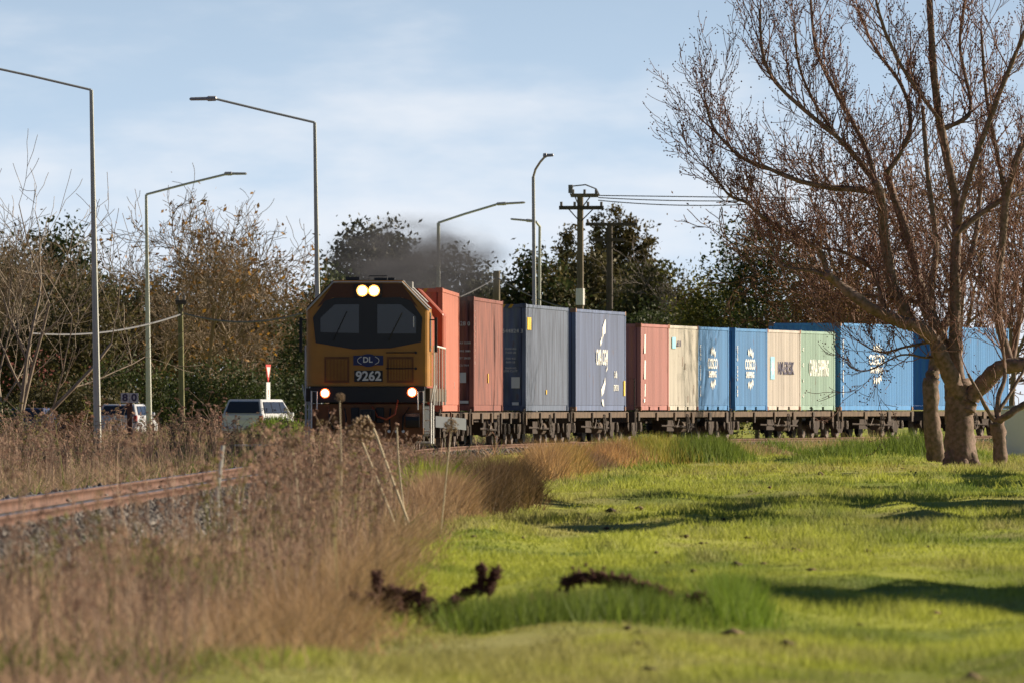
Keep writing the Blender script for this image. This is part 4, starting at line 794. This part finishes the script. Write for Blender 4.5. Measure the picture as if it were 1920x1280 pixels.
p = at(1345, 763, 640); bare_tree('bare_tree', (p.x, 640, 0), 10.4, cg, m_twg, m_twg, 'hazy grey bare tree between the conifers and the leafy tree', GB, 1, 41, trunk_r=.15)
for px, d, H, sd_, lab in ((1590, 430, 6.6, 42, 'reddish brown twiggy tree behind the traced left boughs'), (1650, 425, 9.8, 43, 'reddish twiggy tree behind the big bare tree trunk'), (1780, 430, 10.6, 44, 'dense reddish twiggy tree behind the central leader'), (1890, 415, 10.2, 45, 'reddish twiggy tree at the right behind the forked limb')):
    p = at(px, 763, d); lab = lab.replace('traced left boughs', 'low left boughs')
    bare_tree('twiggy_tree', (p.x, d, 0), H, dict(cb, kids=(2, 2, 1, 1), rmin=.017), m_tw, m_twr, lab, GB, 2, sd_, (4200, .06, [(0.30, 0.15, 0.065), (0.22, 0.11, 0.06), (.34, .2, .08)]), trunk_r=.14, lean=.14)

# the big bare tree beside the line: limbs, then branches and seed-tipped twigs
m_hbark = mat('lichen_bark', (0.25, 0.17, 0.14), .9, var=.5, scale=9, bump=1.0, col2=(0.11, 0.085, 0.05)); m_htw = mat('purple_brown_twig', (0.26, 0.15, 0.115), .8); m_seed = mat('dry_seed_capsule', (0.13, 0.05, 0.035), .8)
def smooth_path(pts, k=5):
    P = [Vector(q) for q in pts]; out = []
    for i in range(len(P) - 1):
        a, b_, c, d_ = P[max(i - 1, 0)], P[i], P[i + 1], P[min(i + 2, len(P) - 1)]
        for j in range(k):
            t = j / k; out.append(.5 * ((2 * b_) + (c - a) * t + (2 * a - 5 * b_ + 4 * c - d_) * t * t + (3 * b_ - a - 3 * c + d_) * t ** 3))
    out.append(P[-1]); return out
def hero(name, D, base_px, limbs, label, seed, kidsn, zbase, tw=True):
    r = random.Random(seed); o_ = at(base_px, 763, D); o_.z = zbase; o = empty(name, o_, 0, label, 'tree', 'bare trees on the grass'); mb = MB(); segs = []; tips = []
    cfg = dict(wig=.13, up=.13, max=2, kids=(1, 1), ang=(.35, .8), len=(.42, .7), rmin=.0075)
    for li, (pts, w0, w1, dd) in enumerate(limbs):
        n = len(pts); dep = [dd * (i / max(1, n - 1)) + (r.uniform(-.12, .12) if i else 0) for i in range(n)]
        P = smooth_path([at(px, py, D + dep[i]) - o_ for i, (px, py) in enumerate(pts)])
        w0_, w1_ = (w0, w1) if w0 > 30 else (w0 * 1.02, w1 * 1.25)
        R_ = [max(.007, pm(w0_ + (w1_ - w0_) * (i / (len(P) - 1)) ** .8, D) / 2 * (1 + r.uniform(-.06, .06))) for i in range(len(P))]
        nv0 = len(mb.v); ns = 14 if w0 > 30 else 10 if w0 > 15 else 7; mb.tube(P, R_, ns)
        for q in range(nv0, len(mb.v)): rr = R_[(q - nv0) // ns] * .075; v_ = mb.v[q]; mb.v[q] = (v_[0] + r.gauss(0, rr), v_[1] + r.gauss(0, rr), v_[2] + r.gauss(0, rr))
        if tw:
            for i in range(2, len(P)):
                if w0 > 28 or P[i].z < 2.4: continue
                for _ in range(kidsn):
                    if r.random() < (.95 if w0 < 17 else .5):
                        t = (P[i] - P[i - 1]).normalized(); ax = t.orthogonal().normalized(); ax.rotate(Matrix.Rotation(r.uniform(0, 6.283), 3, t)); c = t.copy(); c.rotate(Matrix.Rotation(r.uniform(.5, 1.1), 3, ax)); c = (c + Vector((0, 0, .35))).normalized()
                        grow(r, P[i], c, r.uniform(.6, 1.55), min(R_[i] * .5, .024), 0, cfg, segs, tips)
            grow(r, P[-1], (P[-1] - P[-3]).normalized(), r.uniform(.8, 1.3), min(R_[-1], .02), 0, cfg, segs, tips)
    # root flare
    link('trunk', mb.mesh('trunk', smooth=True), m_hbark, o)
    if tw:
        V, F = frusta(segs, 3); link('crown', np_mesh('crown', V, F), m_htw, o)
        T = np.array([t[0] for t in tips]); n = len(T); k = 2; C = np.repeat(T, k, 0) + RNG.normal(0, 1, (n * k, 3)) * np.array((.035, .035, .09)); s_ = RNG.uniform(.012, .026, n * k)
        OV = C[:, None] + oc[None] * s_[:, None, None] * np.array((1, 1, 1.3)); link('seed_capsules', np_mesh('seed_capsules', OV.reshape(-1, 3), (np.arange(n * k)[:, None, None] * 6 + of[None]).reshape(-1, 3)), m_seed, o)['kind'] = 'stuff'
        print(name, len(segs), n)
    return o
HL = [
 ([(1804, 885), (1803, 860), (1799, 800), (1797, 745), (1796, 712)], 66, 46, 0),
 ([(1797, 745), (1789, 720), (1765, 668), (1750, 636), (1719, 612), (1688, 603), (1627, 573), (1568, 529), (1550, 513)], 36, 16, -1.6),
 ([(1550, 513), (1539, 474), (1513, 454), (1458, 424), (1423, 402), (1399, 380), (1370, 368), (1345, 340), (1322, 312)], 13, 3, -1.0),
 ([(1806, 830), (1822, 862), (1836, 884)], 22, 16, -.3), ([(1798, 830), (1780, 862), (1768, 886)], 22, 16, -.3), ([(1802, 835), (1806, 865), (1812, 890)], 24, 18, -.6),
 ([(1552, 518), (1520, 508), (1469, 500), (1452, 476)], 10, 3, -.6),
 ([(1660, 590), (1638, 509), (1590, 476), (1541, 465), (1482, 446)], 12, 3, .8),
 ([(1719, 612), (1706, 600), (1692, 572), (1675, 533), (1666, 489), (1657, 435), (1652, 372), (1641, 340)], 21, 14, -.5),
 ([(1641, 340), (1600, 290), (1570, 258), (1510, 208), (1455, 155), (1430, 100), (1425, 20)], 12, 4, -1.2),
 ([(1645, 362), (1605, 355), (1560, 352), (1500, 340), (1445, 318), (1395, 298), (1362, 270), (1335, 235), (1325, 200)], 14, 3, -.8),
 ([(1641, 340), (1620, 270), (1560, 160), (1530, 90), (1520, 0)], 11, 4, .9),
 ([(1590, 280), (1540, 215), (1500, 130), (1490, 50)], 8, 3, -.9),
 ([(1795, 705), (1767, 640), (1750, 600), (1733, 572), (1728, 545), (1719, 520), (1708, 467), (1692, 413), (1677, 372), (1662, 325)], 27, 11, .9),
 ([(1662, 325), (1690, 285), (1707, 230), (1690, 160), (1640, 90), (1610, 20)], 10, 4, .5),
 ([(1740, 574), (1700, 562), (1650, 556), (1600, 552)], 12, 4, .6),
 ([(1796, 716), (1792, 652), (1791, 582), (1791, 500), (1795, 400), (1782, 325), (1762, 225), (1750, 125), (1742, -20)], 27, 10, .3),
 ([(1795, 420), (1818, 330), (1868, 190), (1905, 100), (1930, 40)], 14, 6, -.8),
 ([(1772, 240), (1810, 222), (1820, 190), (1800, 90), (1810, 0)], 10, 4, .7),
 ([(1790, 440), (1840, 400), (1890, 370), (1930, 360)], 13, 7, .5),
 ([(1762, 225), (1700, 140), (1660, 60), (1640, -10)], 9, 4, -.7),
 ([(1812, 770), (1820, 745), (1846, 718), (1874, 690), (1920, 683), (1960, 690)], 36, 26, -.5),
 ([(1896, 686), (1885, 650), (1876, 620), (1870, 575), (1872, 510), (1879, 460), (1887, 375), (1906, 300), (1930, 240)], 18, 10, -.2),
 ([(1887, 375), (1870, 290), (1850, 180), (1840, 60)], 10, 4, .4),
 ([(1896, 686), (1905, 640), (1915, 580), (1925, 500)], 12, 6, .5),
 ([(1750, 640), (1700, 650), (1650, 660), (1610, 640)], 6, 2, -.5),
 ([(1765, 668), (1735, 670), (1690, 665), (1640, 690)], 6, 2, -.8)]
hero('big_bare_tree', 281, 1803, HL, 'big spreading bare tree with thick lichened trunk in front of the blue containers', 5, 1, 0)
HT2 = [([(1757, 872), (1755, 850), (1747, 790), (1745, 720), (1752, 690), (1762, 640)], 40, 22, 0), ([(1762, 640), (1745, 560), (1755, 460), (1740, 330), (1730, 200)], 18, 6, .8), ([(1762, 640), (1790, 560), (1830, 440), (1840, 300)], 16, 6, 1.2)]
hero('bare_tree', 296, 1757, HT2, 'slimmer bare trunk standing just behind the big lichened trunk', 9, 1, 0)
HT3 = [([(1876, 885), (1876, 860), (1874, 820), (1868, 790)], 24, 22, 0), ([(1868, 792), (1850, 765), (1836, 738), (1815, 700)], 11, 4, -.4), ([(1869, 790), (1890, 777), (1925, 755), (1960, 740)], 15, 10, -.3), ([(1870, 788), (1872, 745), (1884, 705), (1880, 650)], 12, 5, .4), ([(1872, 770), (1895, 735), (1922, 690)], 8, 4, .4)]
hero('small_forked_tree', 278, 1876, HT3, 'small forked bare tree right of the big lichened trunk', 12, 1, 0)

# trees standing right of the frame, whose shadows fall across the grass and the wagons
cs = dict(wig=.12, up=.08, max=3, kids=(2, 2, 1), ang=(.4, .9), len=(.45, .65), rmin=.02)
for i, (x, y, H) in enumerate(((21, 308.5, 13), (22.6, 309.6, 13), (26, 352, 13))):
    bare_tree('bare_tree', (x, y, 0), H, cs, m_bark, m_tw, ('bare tree right of the big tree shading the navy container', 'second bare tree right of the big tree shading the navy container', 'bare tree far right shading the blue short container')[i], GB, 1, 60 + i, trunk_r=.30, lean=.03)
ORD = ('first', 'second', 'third', 'fourth', 'fifth', 'sixth', 'seventh', 'eighth')
for i, (x, y, h, wd) in enumerate(((12.2, 88.0, 5.6, 1.7), (12.8, 93.0, 5.6, 1.7), (13.2, 146, 5.8, 2.2), (13.8, 154, 6.0, 2.2), (15.2, 172, 6.4, 2.8), (16.2, 183, 6.4, 2.8), (19, 214, 6.2, 2.8), (21, 246, 6.0, 2.6))):
    leafy_tree('field_tree', (x, y, 0), [(0, 0, h * .62, wd, wd * 1.3, h * .38), (-.3, .5, h * .4, wd, wd * 1.2, h * .3)], 2000, .36, MG, ORD[i] + ' leafy tree of the row right of the grass, counted from the near end', 'leafy trees right of the grass', 2)

# ------------------------------------------------------------------ grass and weeds
def blades(C, h, w_, cols, lean=.35, sun=None):
    n = len(C); a = RNG.uniform(0, 2 * np.pi, n); dx = np.stack([np.cos(a), np.sin(a), np.zeros(n)], 1) * (w_ / 2)[:, None]
    tip = np.stack([RNG.normal(0, lean, n), RNG.normal(0, lean, n), np.ones(n)], 1) * h[:, None]
    V = np.stack([C - dx, C + dx, C + tip], 1).reshape(-1, 3)
    return V, np.repeat(cols, 3, 0)
def scatter(n, y0, y1, marg=.6, power=1.0):
    u = RNG.random(n); y = y0 + (y1 - y0) * u ** power; x = (RNG.random(n) * 2 - 1) * (y * 960 / FPX + marg); return x, y
def tri_obj(name, VC, m):
    V = np.concatenate([v for v, _ in VC]); c = np.concatenate([c for _, c in VC]); return link(name, np_mesh(name, V, np.arange(len(V)).reshape(-1, 3), c), m)
m_grass = mat('grass_blade', (.1, .2, .03), .7, attr='col', trans=.35, spec=.2)
VC = []
for n, y0, y1, h0, w0 in ((230000, 56, 110, .050, .010), (170000, 105, 200, .065, .018), (150000, 195, 345, .085, .030)):
    x, y = scatter(n, y0, y1); k = (weed_mask(x, y) < RNG.random(n)) & (np.abs(trk_dist(x, y)) > 2.3); x, y = x[k], y[k]
    lush = vnoise(x, y * .3, .9, 20); h = h0 * (0.45 + 1.3 * sstep(.35, .85, lush)) * RNG.uniform(.6, 1.5, len(x))
    cols = field_col(x, y) * RNG.uniform(.75, 1.45, (len(x), 1)); VC.append(blades(np.stack([x, y, gh(x, y)], 1), h, np.full(len(x), w0), cols, .5))
tag(tri_obj('field_grass', VC, m_grass), 'short sunlit green grass covering the field', 'grass', kind='stuff')
def clump(name, spots, label, cat='grass', group=None, lean=.3, kind=None):
    VC = []
    for (x0, y0, sx, sy, n, h, w_, c0, c1) in spots:
        x = RNG.normal(x0, sx, n); y = RNG.normal(y0, sy, n); t = RNG.random((n, 1)); hh = h * RNG.uniform(.4, 1.15, n) * np.exp(-((x - x0) / (2.4 * sx)) ** 2)
        cols = (np.array(c0) * t + np.array(c1) * (1 - t)) * RNG.uniform(.7, 1.35, (n, 1)); VC.append(blades(np.stack([x, y, gh(x, y) - .02], 1), hh, np.full(n, w_), cols, lean))
    o = tri_obj(name, VC, m_grass); return tag(o, label, cat, group, kind)
ORT = (0.60, 0.37, 0.15); LG, LG2, TAN, TAN2 = (0.22, 0.29, 0.045), (0.085, 0.135, 0.025), (0.50, 0.345, 0.20), (0.29, 0.185, 0.11)
clump('grass_clump', [(-.25, 76.6, .22, .7, 1500, .26, .012, LG, LG2), (.2, 76.6, .28, .7, 2600, .30, .012, LG, LG2), (.7, 76.4, .28, .7, 2600, .31, .012, LG, LG2), (1.05, 76.2, .2, .6, 900, .22, .012, LG, LG2)], 'long green grass clump with dead dock stalks in the open field', 'grass clump')
clump('grass_clump', [(1.52, 77.5, .15, .8, 2200, .36, .012, LG, (0.17, 0.27, 0.03))], 'bright green grass tuft at the end of the dead dock stalks', 'grass clump')
clump('grass_mound', [(2.7, 289, .7, 1.6, 5000, .46, .03, ORT, TAN2), (3.8, 290, .8, 1.6, 5000, .50, .03, (0.45, 0.36, 0.09), LG), (5.0, 290, .6, 1.4, 5600, .58, .03, LG, LG2)], 'large grass mound, tan fading to green, below the slate container', 'grass mound')
clump('grass_mound', [(.65, 226, .26, 2.5, 4200, .62, .022, ORT, TAN2), (1.15, 244, .3, 2.5, 3600, .58, .025, ORT, (0.24, .2, .06)), (1.7, 262, .35, 2.5, 3200, .5, .026, TAN2, (0.22, .15, .10)), (2.3, 276, .4, 2.5, 3200, .5, .028, ORT, TAN2)], 'tan dry grass mound before the navy container wagon', 'grass mound', lean=.5)
clump('grass_mound', [(-.42, 162, .20, 2.5, 4200, .62, .016, (0.17, 0.105, 0.055), (0.08, 0.055, 0.03)), (.0, 168, .22, 2.5, 4200, .60, .016, (0.22, 0.14, 0.07), (0.09, 0.06, 0.03))], 'brown shaggy dry grass mound beside the field, darkened for shade', 'grass mound', lean=.55)  # browns deepened so the blade colour carries the shade on this mound
clump('grass_mound', [(-.85, 146, .20, 2.5, 4600, .50, .016, TAN, TAN2), (-1.15, 140, .2, 2.5, 2600, .45, .016, TAN, TAN2)], 'tan shaggy dry grass tussock with green straps behind it', 'grass mound', lean=.55)
clump('strap_leaf_plant', [(-1.15, 150, .20, 1.2, 1300, .66, .045, (0.34, 0.38, 0.04), (0.17, 0.25, 0.025))], 'yellow green strap leaved plant beside the rails', 'plant', lean=.45)['kind'] = 'stuff'
clump('tan_grass', [(-1.45, 74, .35, 5, 5200, .34, .012, TAN, (0.30, 0.19, 0.09)), (-1.35, 90, .3, 7, 4200, .34, .012, TAN, (0.30, 0.19, 0.09)), (-1.3, 112, .3, 8, 3800, .34, .014, TAN, TAN2)], 'soft tan dry grass edging the weeds beside the green field', 'dry grass', kind='stuff', lean=.9)
clump('grass_mound', [(11.6, 316, .9, 2, 2400, .5, .03, LG, LG2), (9.3, 314, .9, 2, 1700, .35, .03, LG, LG2)], 'green grass mound beneath the tall blue COSCO container', 'grass mound')
clump('grass_mound', [(-8.3, 394, .6, 2, 2200, .3, .04, LG, LG2)], 'sunlit green bank below the van', 'grass mound')
VS = []
for k, sv in enumerate(np.arange(186, 300, 4.5)):
    tx, ty, tt = trk(sv); VS.append((tx + 2.7 * math.cos(tt), ty - 2.7 * math.sin(tt), .7, 1.6, 620, .26 + .12 * (k % 3), .03, (TAN, LG, LG)[k % 3], (TAN2, LG2, TAN)[k % 3]))
clump('verge_grass', VS, 'rough tan and green grass along the foot of the ballast', 'grass', kind='stuff', lean=.5)
# tan edge of the weed strip and the undergrowth
VC = []
for n, y0, y1, w_, hm in ((46000, 56, 130, .012, .22), (44000, 125, 215, .018, .30), (56000, 210, 425, .03, .40)):
    x, y = scatter(n, y0, y1); m_ = weed_mask(x, y); k = (m_ > RNG.random(n) * .9) & (np.abs(trk_dist(x, y)) > 1.75 + RNG.random(n) * .7); x, y = x[k], y[k]
    t = vnoise(x, y * .3, 1.1, 30)[:, None]; g = (vnoise(x, y * .4, .9, 31) > .60)[:, None]
    cols = np.where(g & (RNG.random((len(x), 1)) < .7), np.array((0.17, 0.21, 0.045)), np.array((0.60, 0.42, 0.27)) * t + np.array((0.34, 0.235, 0.17)) * (1 - t)) * RNG.uniform(.6, 1.4, (len(x), 1))
    VC.append(blades(np.stack([x, y, gh(x, y) - .02], 1), hm * RNG.uniform(.4, 1.5, len(x)) * (.5 + vnoise(x, y * .3, .8, 33)), np.full(len(x), w_), cols, .8))
tag(tri_obj('dry_undergrowth', VC, m_grass), 'dry brown grass undergrowth along both sides of the track', 'dry grass', kind='stuff')
# clods, dead leaves and droppings lying in the turf
n = 420; x, y = scatter(n, 60, 300, .3); k = weed_mask(x, y) < .3; x, y = x[k], y[k]; n = len(x); C = np.stack([x, y, gh(x, y) + .03], 1)
OV = C[:, None] + (oc[None] * RNG.uniform(.5, 1.4, (n, 6, 1))) * (RNG.uniform(.015, .05, n) * np.where(RNG.random(n) < .12, 1.8, 1))[:, None, None] * np.array((1.3, 1.3, .7))
tag(link('turf_litter', np_mesh('turf_litter', OV.reshape(-1, 3), (np.arange(n)[:, None, None] * 6 + of[None]).reshape(-1, 3), np.repeat(np.array((0.10, 0.065, 0.035)) * RNG.uniform(.5, 1.8, (n, 1)), 6, 0)), mat('litter', (.1, .06, .03), .9, attr='col')), 'dark clods and dead leaves scattered in the grass', 'litter', kind='stuff')
# weed stalks with umbels: templates, then scattered
def weed_template(r, H, nb, thick):
    S_ = []; heads = []; p = Vector((0, 0, 0)); d = Vector((r.uniform(-.15, .15), r.uniform(-.15, .15), 1)).normalized(); n = 4
    for i in range(n):
        d = (d + Vector((r.gauss(0, .08), r.gauss(0, .08), 0))).normalized(); q = p + d * H / n; S_.append((p[:], q[:], thick * (1 - .13 * i), thick * (1 - .13 * (i + 1)))); p = q
        if i >= 1:
            for _ in range(nb):
                c = (d + Vector((r.uniform(-.9, .9), r.uniform(-.9, .9), .2))).normalized(); e = p + c * H * r.uniform(.15, .35); S_.append((p[:], e[:], thick * .5, thick * .35)); heads.append((e, .6))
    heads.append((p, 1.0)); tris = []
    for e, k in heads:
        R_ = r.uniform(.03, .062) * k
        for _ in range(7):
            u = Vector((r.gauss(0, 1), r.gauss(0, 1), r.gauss(.6, .7))).normalized() * R_ * r.uniform(.6, 1.2); c = e + u; s_ = .010 + R_ * .22
            a = Vector((r.gauss(0, 1), r.gauss(0, 1), r.gauss(0, 1))).normalized() * s_; b_ = a.orthogonal().normalized() * s_; tris.append([c - a, c + a * .6 + b_, c + a * .6 - b_])
    V, F = frusta(S_, 3); T = np.concatenate([F[:, [0, 1, 2]], F[:, [0, 2, 3]]]); n0 = len(V); V = np.concatenate([V, np.array([[tuple(v) for v in t] for t in tris]).reshape(-1, 3)])
    T = np.concatenate([T, n0 + np.arange(len(tris) * 3).reshape(-1, 3)]); hd = np.zeros(len(V)); hd[n0:] = 1
    return V, T, hd
r9 = random.Random(99); TEMPL = [weed_template(r9, 1.0, nb, th_) for nb, th_ in ((1, .007), (2, .008), (1, .006), (2, .0065), (0, .009), (3, .007), (1, .009), (2, .006))]
WV, WF, WC, base = [], [], [], 0
def put_weeds(x, y, H, wide):
    global base
    z = gh(x, y)
    for i in range(len(x)):
        V, T, hd = TEMPL[i % len(TEMPL)]; a = RNG.uniform(0, 6.283); c, s_ = math.cos(a), math.sin(a); h = H[i]; k = wide[i]
        P = V.copy(); X = P[:, 0] * h * c - P[:, 1] * h * s_; Y = P[:, 0] * h * s_ + P[:, 1] * h * c
        # thicken with distance only through h; stems keep their size
        WV.append(np.stack([X * k + x[i], Y * k + y[i], P[:, 2] * h + z[i] - .03], 1)); WF.append(T + base); base += len(V)
        t = RNG.random(); col = ((np.array((0.55, 0.42, 0.31)) if RNG.random() > .12 else np.array((0.30, 0.33, 0.10))) * t + np.array((0.25, 0.165, 0.13)) * (1 - t)) * RNG.uniform(.6, 1.35); WC.append(np.where(hd[:, None] > .5, col * np.array((.85, .75, .72)), col))
for n, y0, y1, hm in ((3000, 57, 130, .70), (3000, 125, 215, .90), (3600, 210, 420, .95)):
    x, y = scatter(n, y0, y1, .4); k = (weed_mask(x, y) > .5) & (np.abs(trk_dist(x, y)) > 2.0); x, y = x[k], y[k]
    dens = vnoise(x, y * .25, .8, 40); k = dens > .28; x, y, dens = x[k], y[k], dens[k]
    h = hm * RNG.uniform(.45, 1.25, len(x)) * (.55 + .7 * dens); h = np.where((trk_dist(x, y) < 0) & (y > 230), h * np.interp(y, [230, 300, 340, 400], [1.0, .95, .9, .75]), h)
    h = np.where(trk_dist(x, y) > 0, h * np.interp(y, [130, 185, 230], [.95, .6, .45]), h); put_weeds(x, y, h, np.full(len(x), 1.0 if y0 < 200 else 1.5))
n = 2200; y = RNG.uniform(135, 240, n); x = np.interp(y, _y, _x) + RNG.uniform(1.75, 2.8, n); put_weeds(x, y, RNG.uniform(.45, .9, n) * np.interp(y, [135, 165, 190, 240], [1, .85, .5, .35]), np.full(n, 1.1))
tag(link('dry_weeds', np_mesh('dry_weeds', np.concatenate(WV), np.concatenate(WF), np.concatenate(WC)), m_grass), 'thicket of dry brown seeding weeds along the track', 'weeds', kind='stuff')
# single tall stalks that stand out before the locomotive
m_stalk = mat('dry_stalk', (0.66, 0.55, 0.38), .8); m_umbel = mat('dry_umbel', (0.26, 0.18, 0.11), .85)
def stalk(pts, d, w_, head, label, m=m_stalk):
    b0 = at(pts[0][0], pts[0][1], d); o = empty('dry_stalk', b0, 0, label, 'weed', 'tall dry stalks before the locomotive'); P = smooth_path([at(px, py, d) - b0 for px, py in pts], 4)
    t0 = (P[2] - P[0]).normalized(); dn = (b0.z - ghf(b0.x, d) + .05) / max(.5, t0.z)
    MB().tube([P[0] - t0 * dn] + P, pm(w_ * .8, d) / 2, 5).build('stem', m, o)
    if head:
        R_ = pm(head, d) / 2; r = random.Random(int(pts[0][0])); q = MB(); tp = P[-1]
        for _ in range(70):
            u = Vector((r.gauss(0, 1), r.gauss(0, 1), r.gauss(.25, .8))).normalized() * R_ * r.uniform(.75, 1.0); e = tp + u + Vector((0, 0, R_ * .5)); q.tube([tp, e], [.0015, .001], 3, False); s_ = R_ * .13
            q.add([e + Vector((s_, 0, 0)), e + Vector((-s_, 0, 0)), e + Vector((0, s_, 0)), e + Vector((0, -s_, 0)), e + Vector((0, 0, s_)), e + Vector((0, 0, -s_))], [tuple(t) for t in of])
        q.build('seed_head', m_umbel, o)
    return o
stalk([(700, 880), (686, 845), (676, 822)], 124, 4.5, 60, 'tall dry stalk carrying one big round seed head')
stalk([(738, 905), (722, 862), (704, 812), (688, 778)], 126, 6, 0, 'long bare pale stalk leaning left before the locomotive')
stalk([(752, 910), (747, 860), (744, 800)], 128, 3.6, 0, 'thin upright pale stalk beside the strap leaved plant')
stalk([(640, 900), (640, 850), (637, 750)], 115, 2.5, 20, 'thin tall stalk with a small blurred seed head')
stalk([(838, 880), (842, 840), (846, 806)], 130, 3, 30, 'stalk with a fluffy seed head below the blank boards')
stalk([(560, 950), (556, 900), (548, 840)], 100, 3, 34, 'blurred stalk with brown head near the low steel rail')
# dead dock stalks in the open grass
m_dock = mat('dead_dock', (0.12, 0.042, 0.025), .85, var=.4, scale=20)
def dock(pts, d, rw, label):
    b0 = at(pts[0][0], pts[0][1], d); o = empty('dead_dock_stalk', b0, 0, label, 'dead plant', 'dead dock stalks in the grass clump'); P = smooth_path([at(px, py, d) - b0 for px, py in pts], 5); r = random.Random(int(pts[-1][0]))
    MB().tube([P[0] - Vector((0, 0, .1))] + P, .006, 5).build('stem', m_dock, o); q = MB()
    for i, c in enumerate(P[3:]):
        for _ in range(38):
            e = c + Vector((r.gauss(0, 1), r.gauss(0, 1), r.gauss(0, 1))) * rw * .42; s_ = r.uniform(.007, .018); q.add([e + Vector((s_, 0, 0)), e + Vector((-s_, 0, 0)), e + Vector((0, s_, 0)), e + Vector((0, -s_, 0)), e + Vector((0, 0, s_)), e + Vector((0, 0, -s_))], [tuple(t) for t in of])
    q.build('seed_spike', m_dock, o)['kind'] = 'stuff'
dock([(722, 1165), (718, 1120), (705, 1078)], 77, .05, 'tallest dead dock stalk at the weedy end of the grass clump')
for a, b_, c_, d_ in ((735, 1172, 742, 1128), (760, 1170, 800, 1130), (684, 1180, 678, 1150), (715, 1180, 728, 1140), (800, 1165, 850, 1128), (668, 1185, 664, 1160)): dock([(a, b_), ((a + c_) / 2 + 3, (b_ + d_) / 2), (c_, d_)], 76.5, .05, 'low dark dock stalk in the tangle at the weedy end of the clump')
dock([(690, 1172), (672, 1140), (660, 1120)], 77, .06, 'dead dock stalk slumped into the tan weeds')
dock([(700, 1178), (690, 1150), (700, 1118)], 76.8, .07, 'bushy dead dock stalk at the foot of the tallest one'); dock([(745, 1175), (752, 1140), (790, 1112)], 77, .06, 'dead dock stalk leaning away from the tan weeds'); dock([(840, 1140), (870, 1112), (900, 1105)], 77, .035, 'thin dead dock stalk joining toward the upright pair'); dock([(1180, 1120), (1215, 1100), (1255, 1118)], 77, .045, 'dead dock stalk between the arched one and the tuft')
dock([(770, 1160), (748, 1125), (735, 1108)], 77, .05, 'short dead dock stalk beside the tallest one')
dock([(820, 1150), (780, 1118), (740, 1112)], 77, .05, 'dead dock stalk lying low along the grass clump')
dock([(895, 1125), (902, 1090), (903, 1062)], 77, .035, 'upright pair of dock stalks, thinner one'); dock([(915, 1125), (920, 1095), (932, 1070)], 77, .035, 'upright pair of dock stalks, tilted one')
dock([(1040, 1110), (1075, 1085), (1125, 1082), (1165, 1095)], 77, .055, 'long dead dock stalk arched over the grass clump'); dock([(1130, 1105), (1170, 1090), (1215, 1108)], 77, .045, 'dead dock stalk drooping off the arched one')
dock([(1280, 1140), (1300, 1125), (1315, 1122)], 77, .05, 'short dead dock stalk beside the bright green tuft')

# ------------------------------------------------------------------ exhaust drifting back from the stack
me = bpy.data.meshes.new('exhaust_smoke'); bm = bmesh.new(); bmesh.ops.create_uvsphere(bm, u_segments=24, v_segments=12, radius=1); bm.to_mesh(me); bm.free()
mv = bpy.data.materials.new('thin_exhaust'); mv.use_nodes = True; t = mv.node_tree; t.nodes.clear()
out = t.nodes.new('ShaderNodeOutputMaterial'); pv = t.nodes.new('ShaderNodeVolumePrincipled'); pv.inputs['Color'].default_value = (0.16, 0.16, 0.17, 1)
tcv = t.nodes.new('ShaderNodeTexCoord'); ln = t.nodes.new('ShaderNodeVectorMath'); ln.operation = 'LENGTH'; t.links.new(tcv.outputs['Object'], ln.inputs[0])
fall = t.nodes.new('ShaderNodeMapRange'); fall.interpolation_type = 'SMOOTHSTEP'; fall.inputs['From Min'].default_value = 1.0; fall.inputs['From Max'].default_value = 0.15; fall.inputs['To Max'].default_value = 0.2
t.links.new(ln.outputs['Value'], fall.inputs['Value'])
nv = t.nodes.new('ShaderNodeTexNoise'); nv.inputs['Scale'].default_value = 2.6; nv.inputs['Detail'].default_value = 3; t.links.new(tcv.outputs['Object'], nv.inputs['Vector'])
mu = t.nodes.new('ShaderNodeMath'); mu.operation = 'MULTIPLY'; t.links.new(fall.outputs[0], mu.inputs[0]); nr = t.nodes.new('ShaderNodeMapRange'); nr.inputs['From Min'].default_value = .38; nr.inputs['From Max'].default_value = .66; t.links.new(nv.outputs['Fac'], nr.inputs['Value']); t.links.new(nr.outputs[0], mu.inputs[1]); t.links.new(mu.outputs[0], pv.inputs['Density']); t.links.new(pv.outputs[0], out.inputs['Volume'])
sx_, sy_, _ = trk(FIRST + 14)
ex = link('exhaust_smoke', me, mv, loc=(sx_ + .1, sy_, RAIL + 4.5)); ex.scale = (2.7, 30, 1.35)
tag(ex, 'thin grey exhaust haze drifting back above the first containers', 'smoke', kind='stuff')
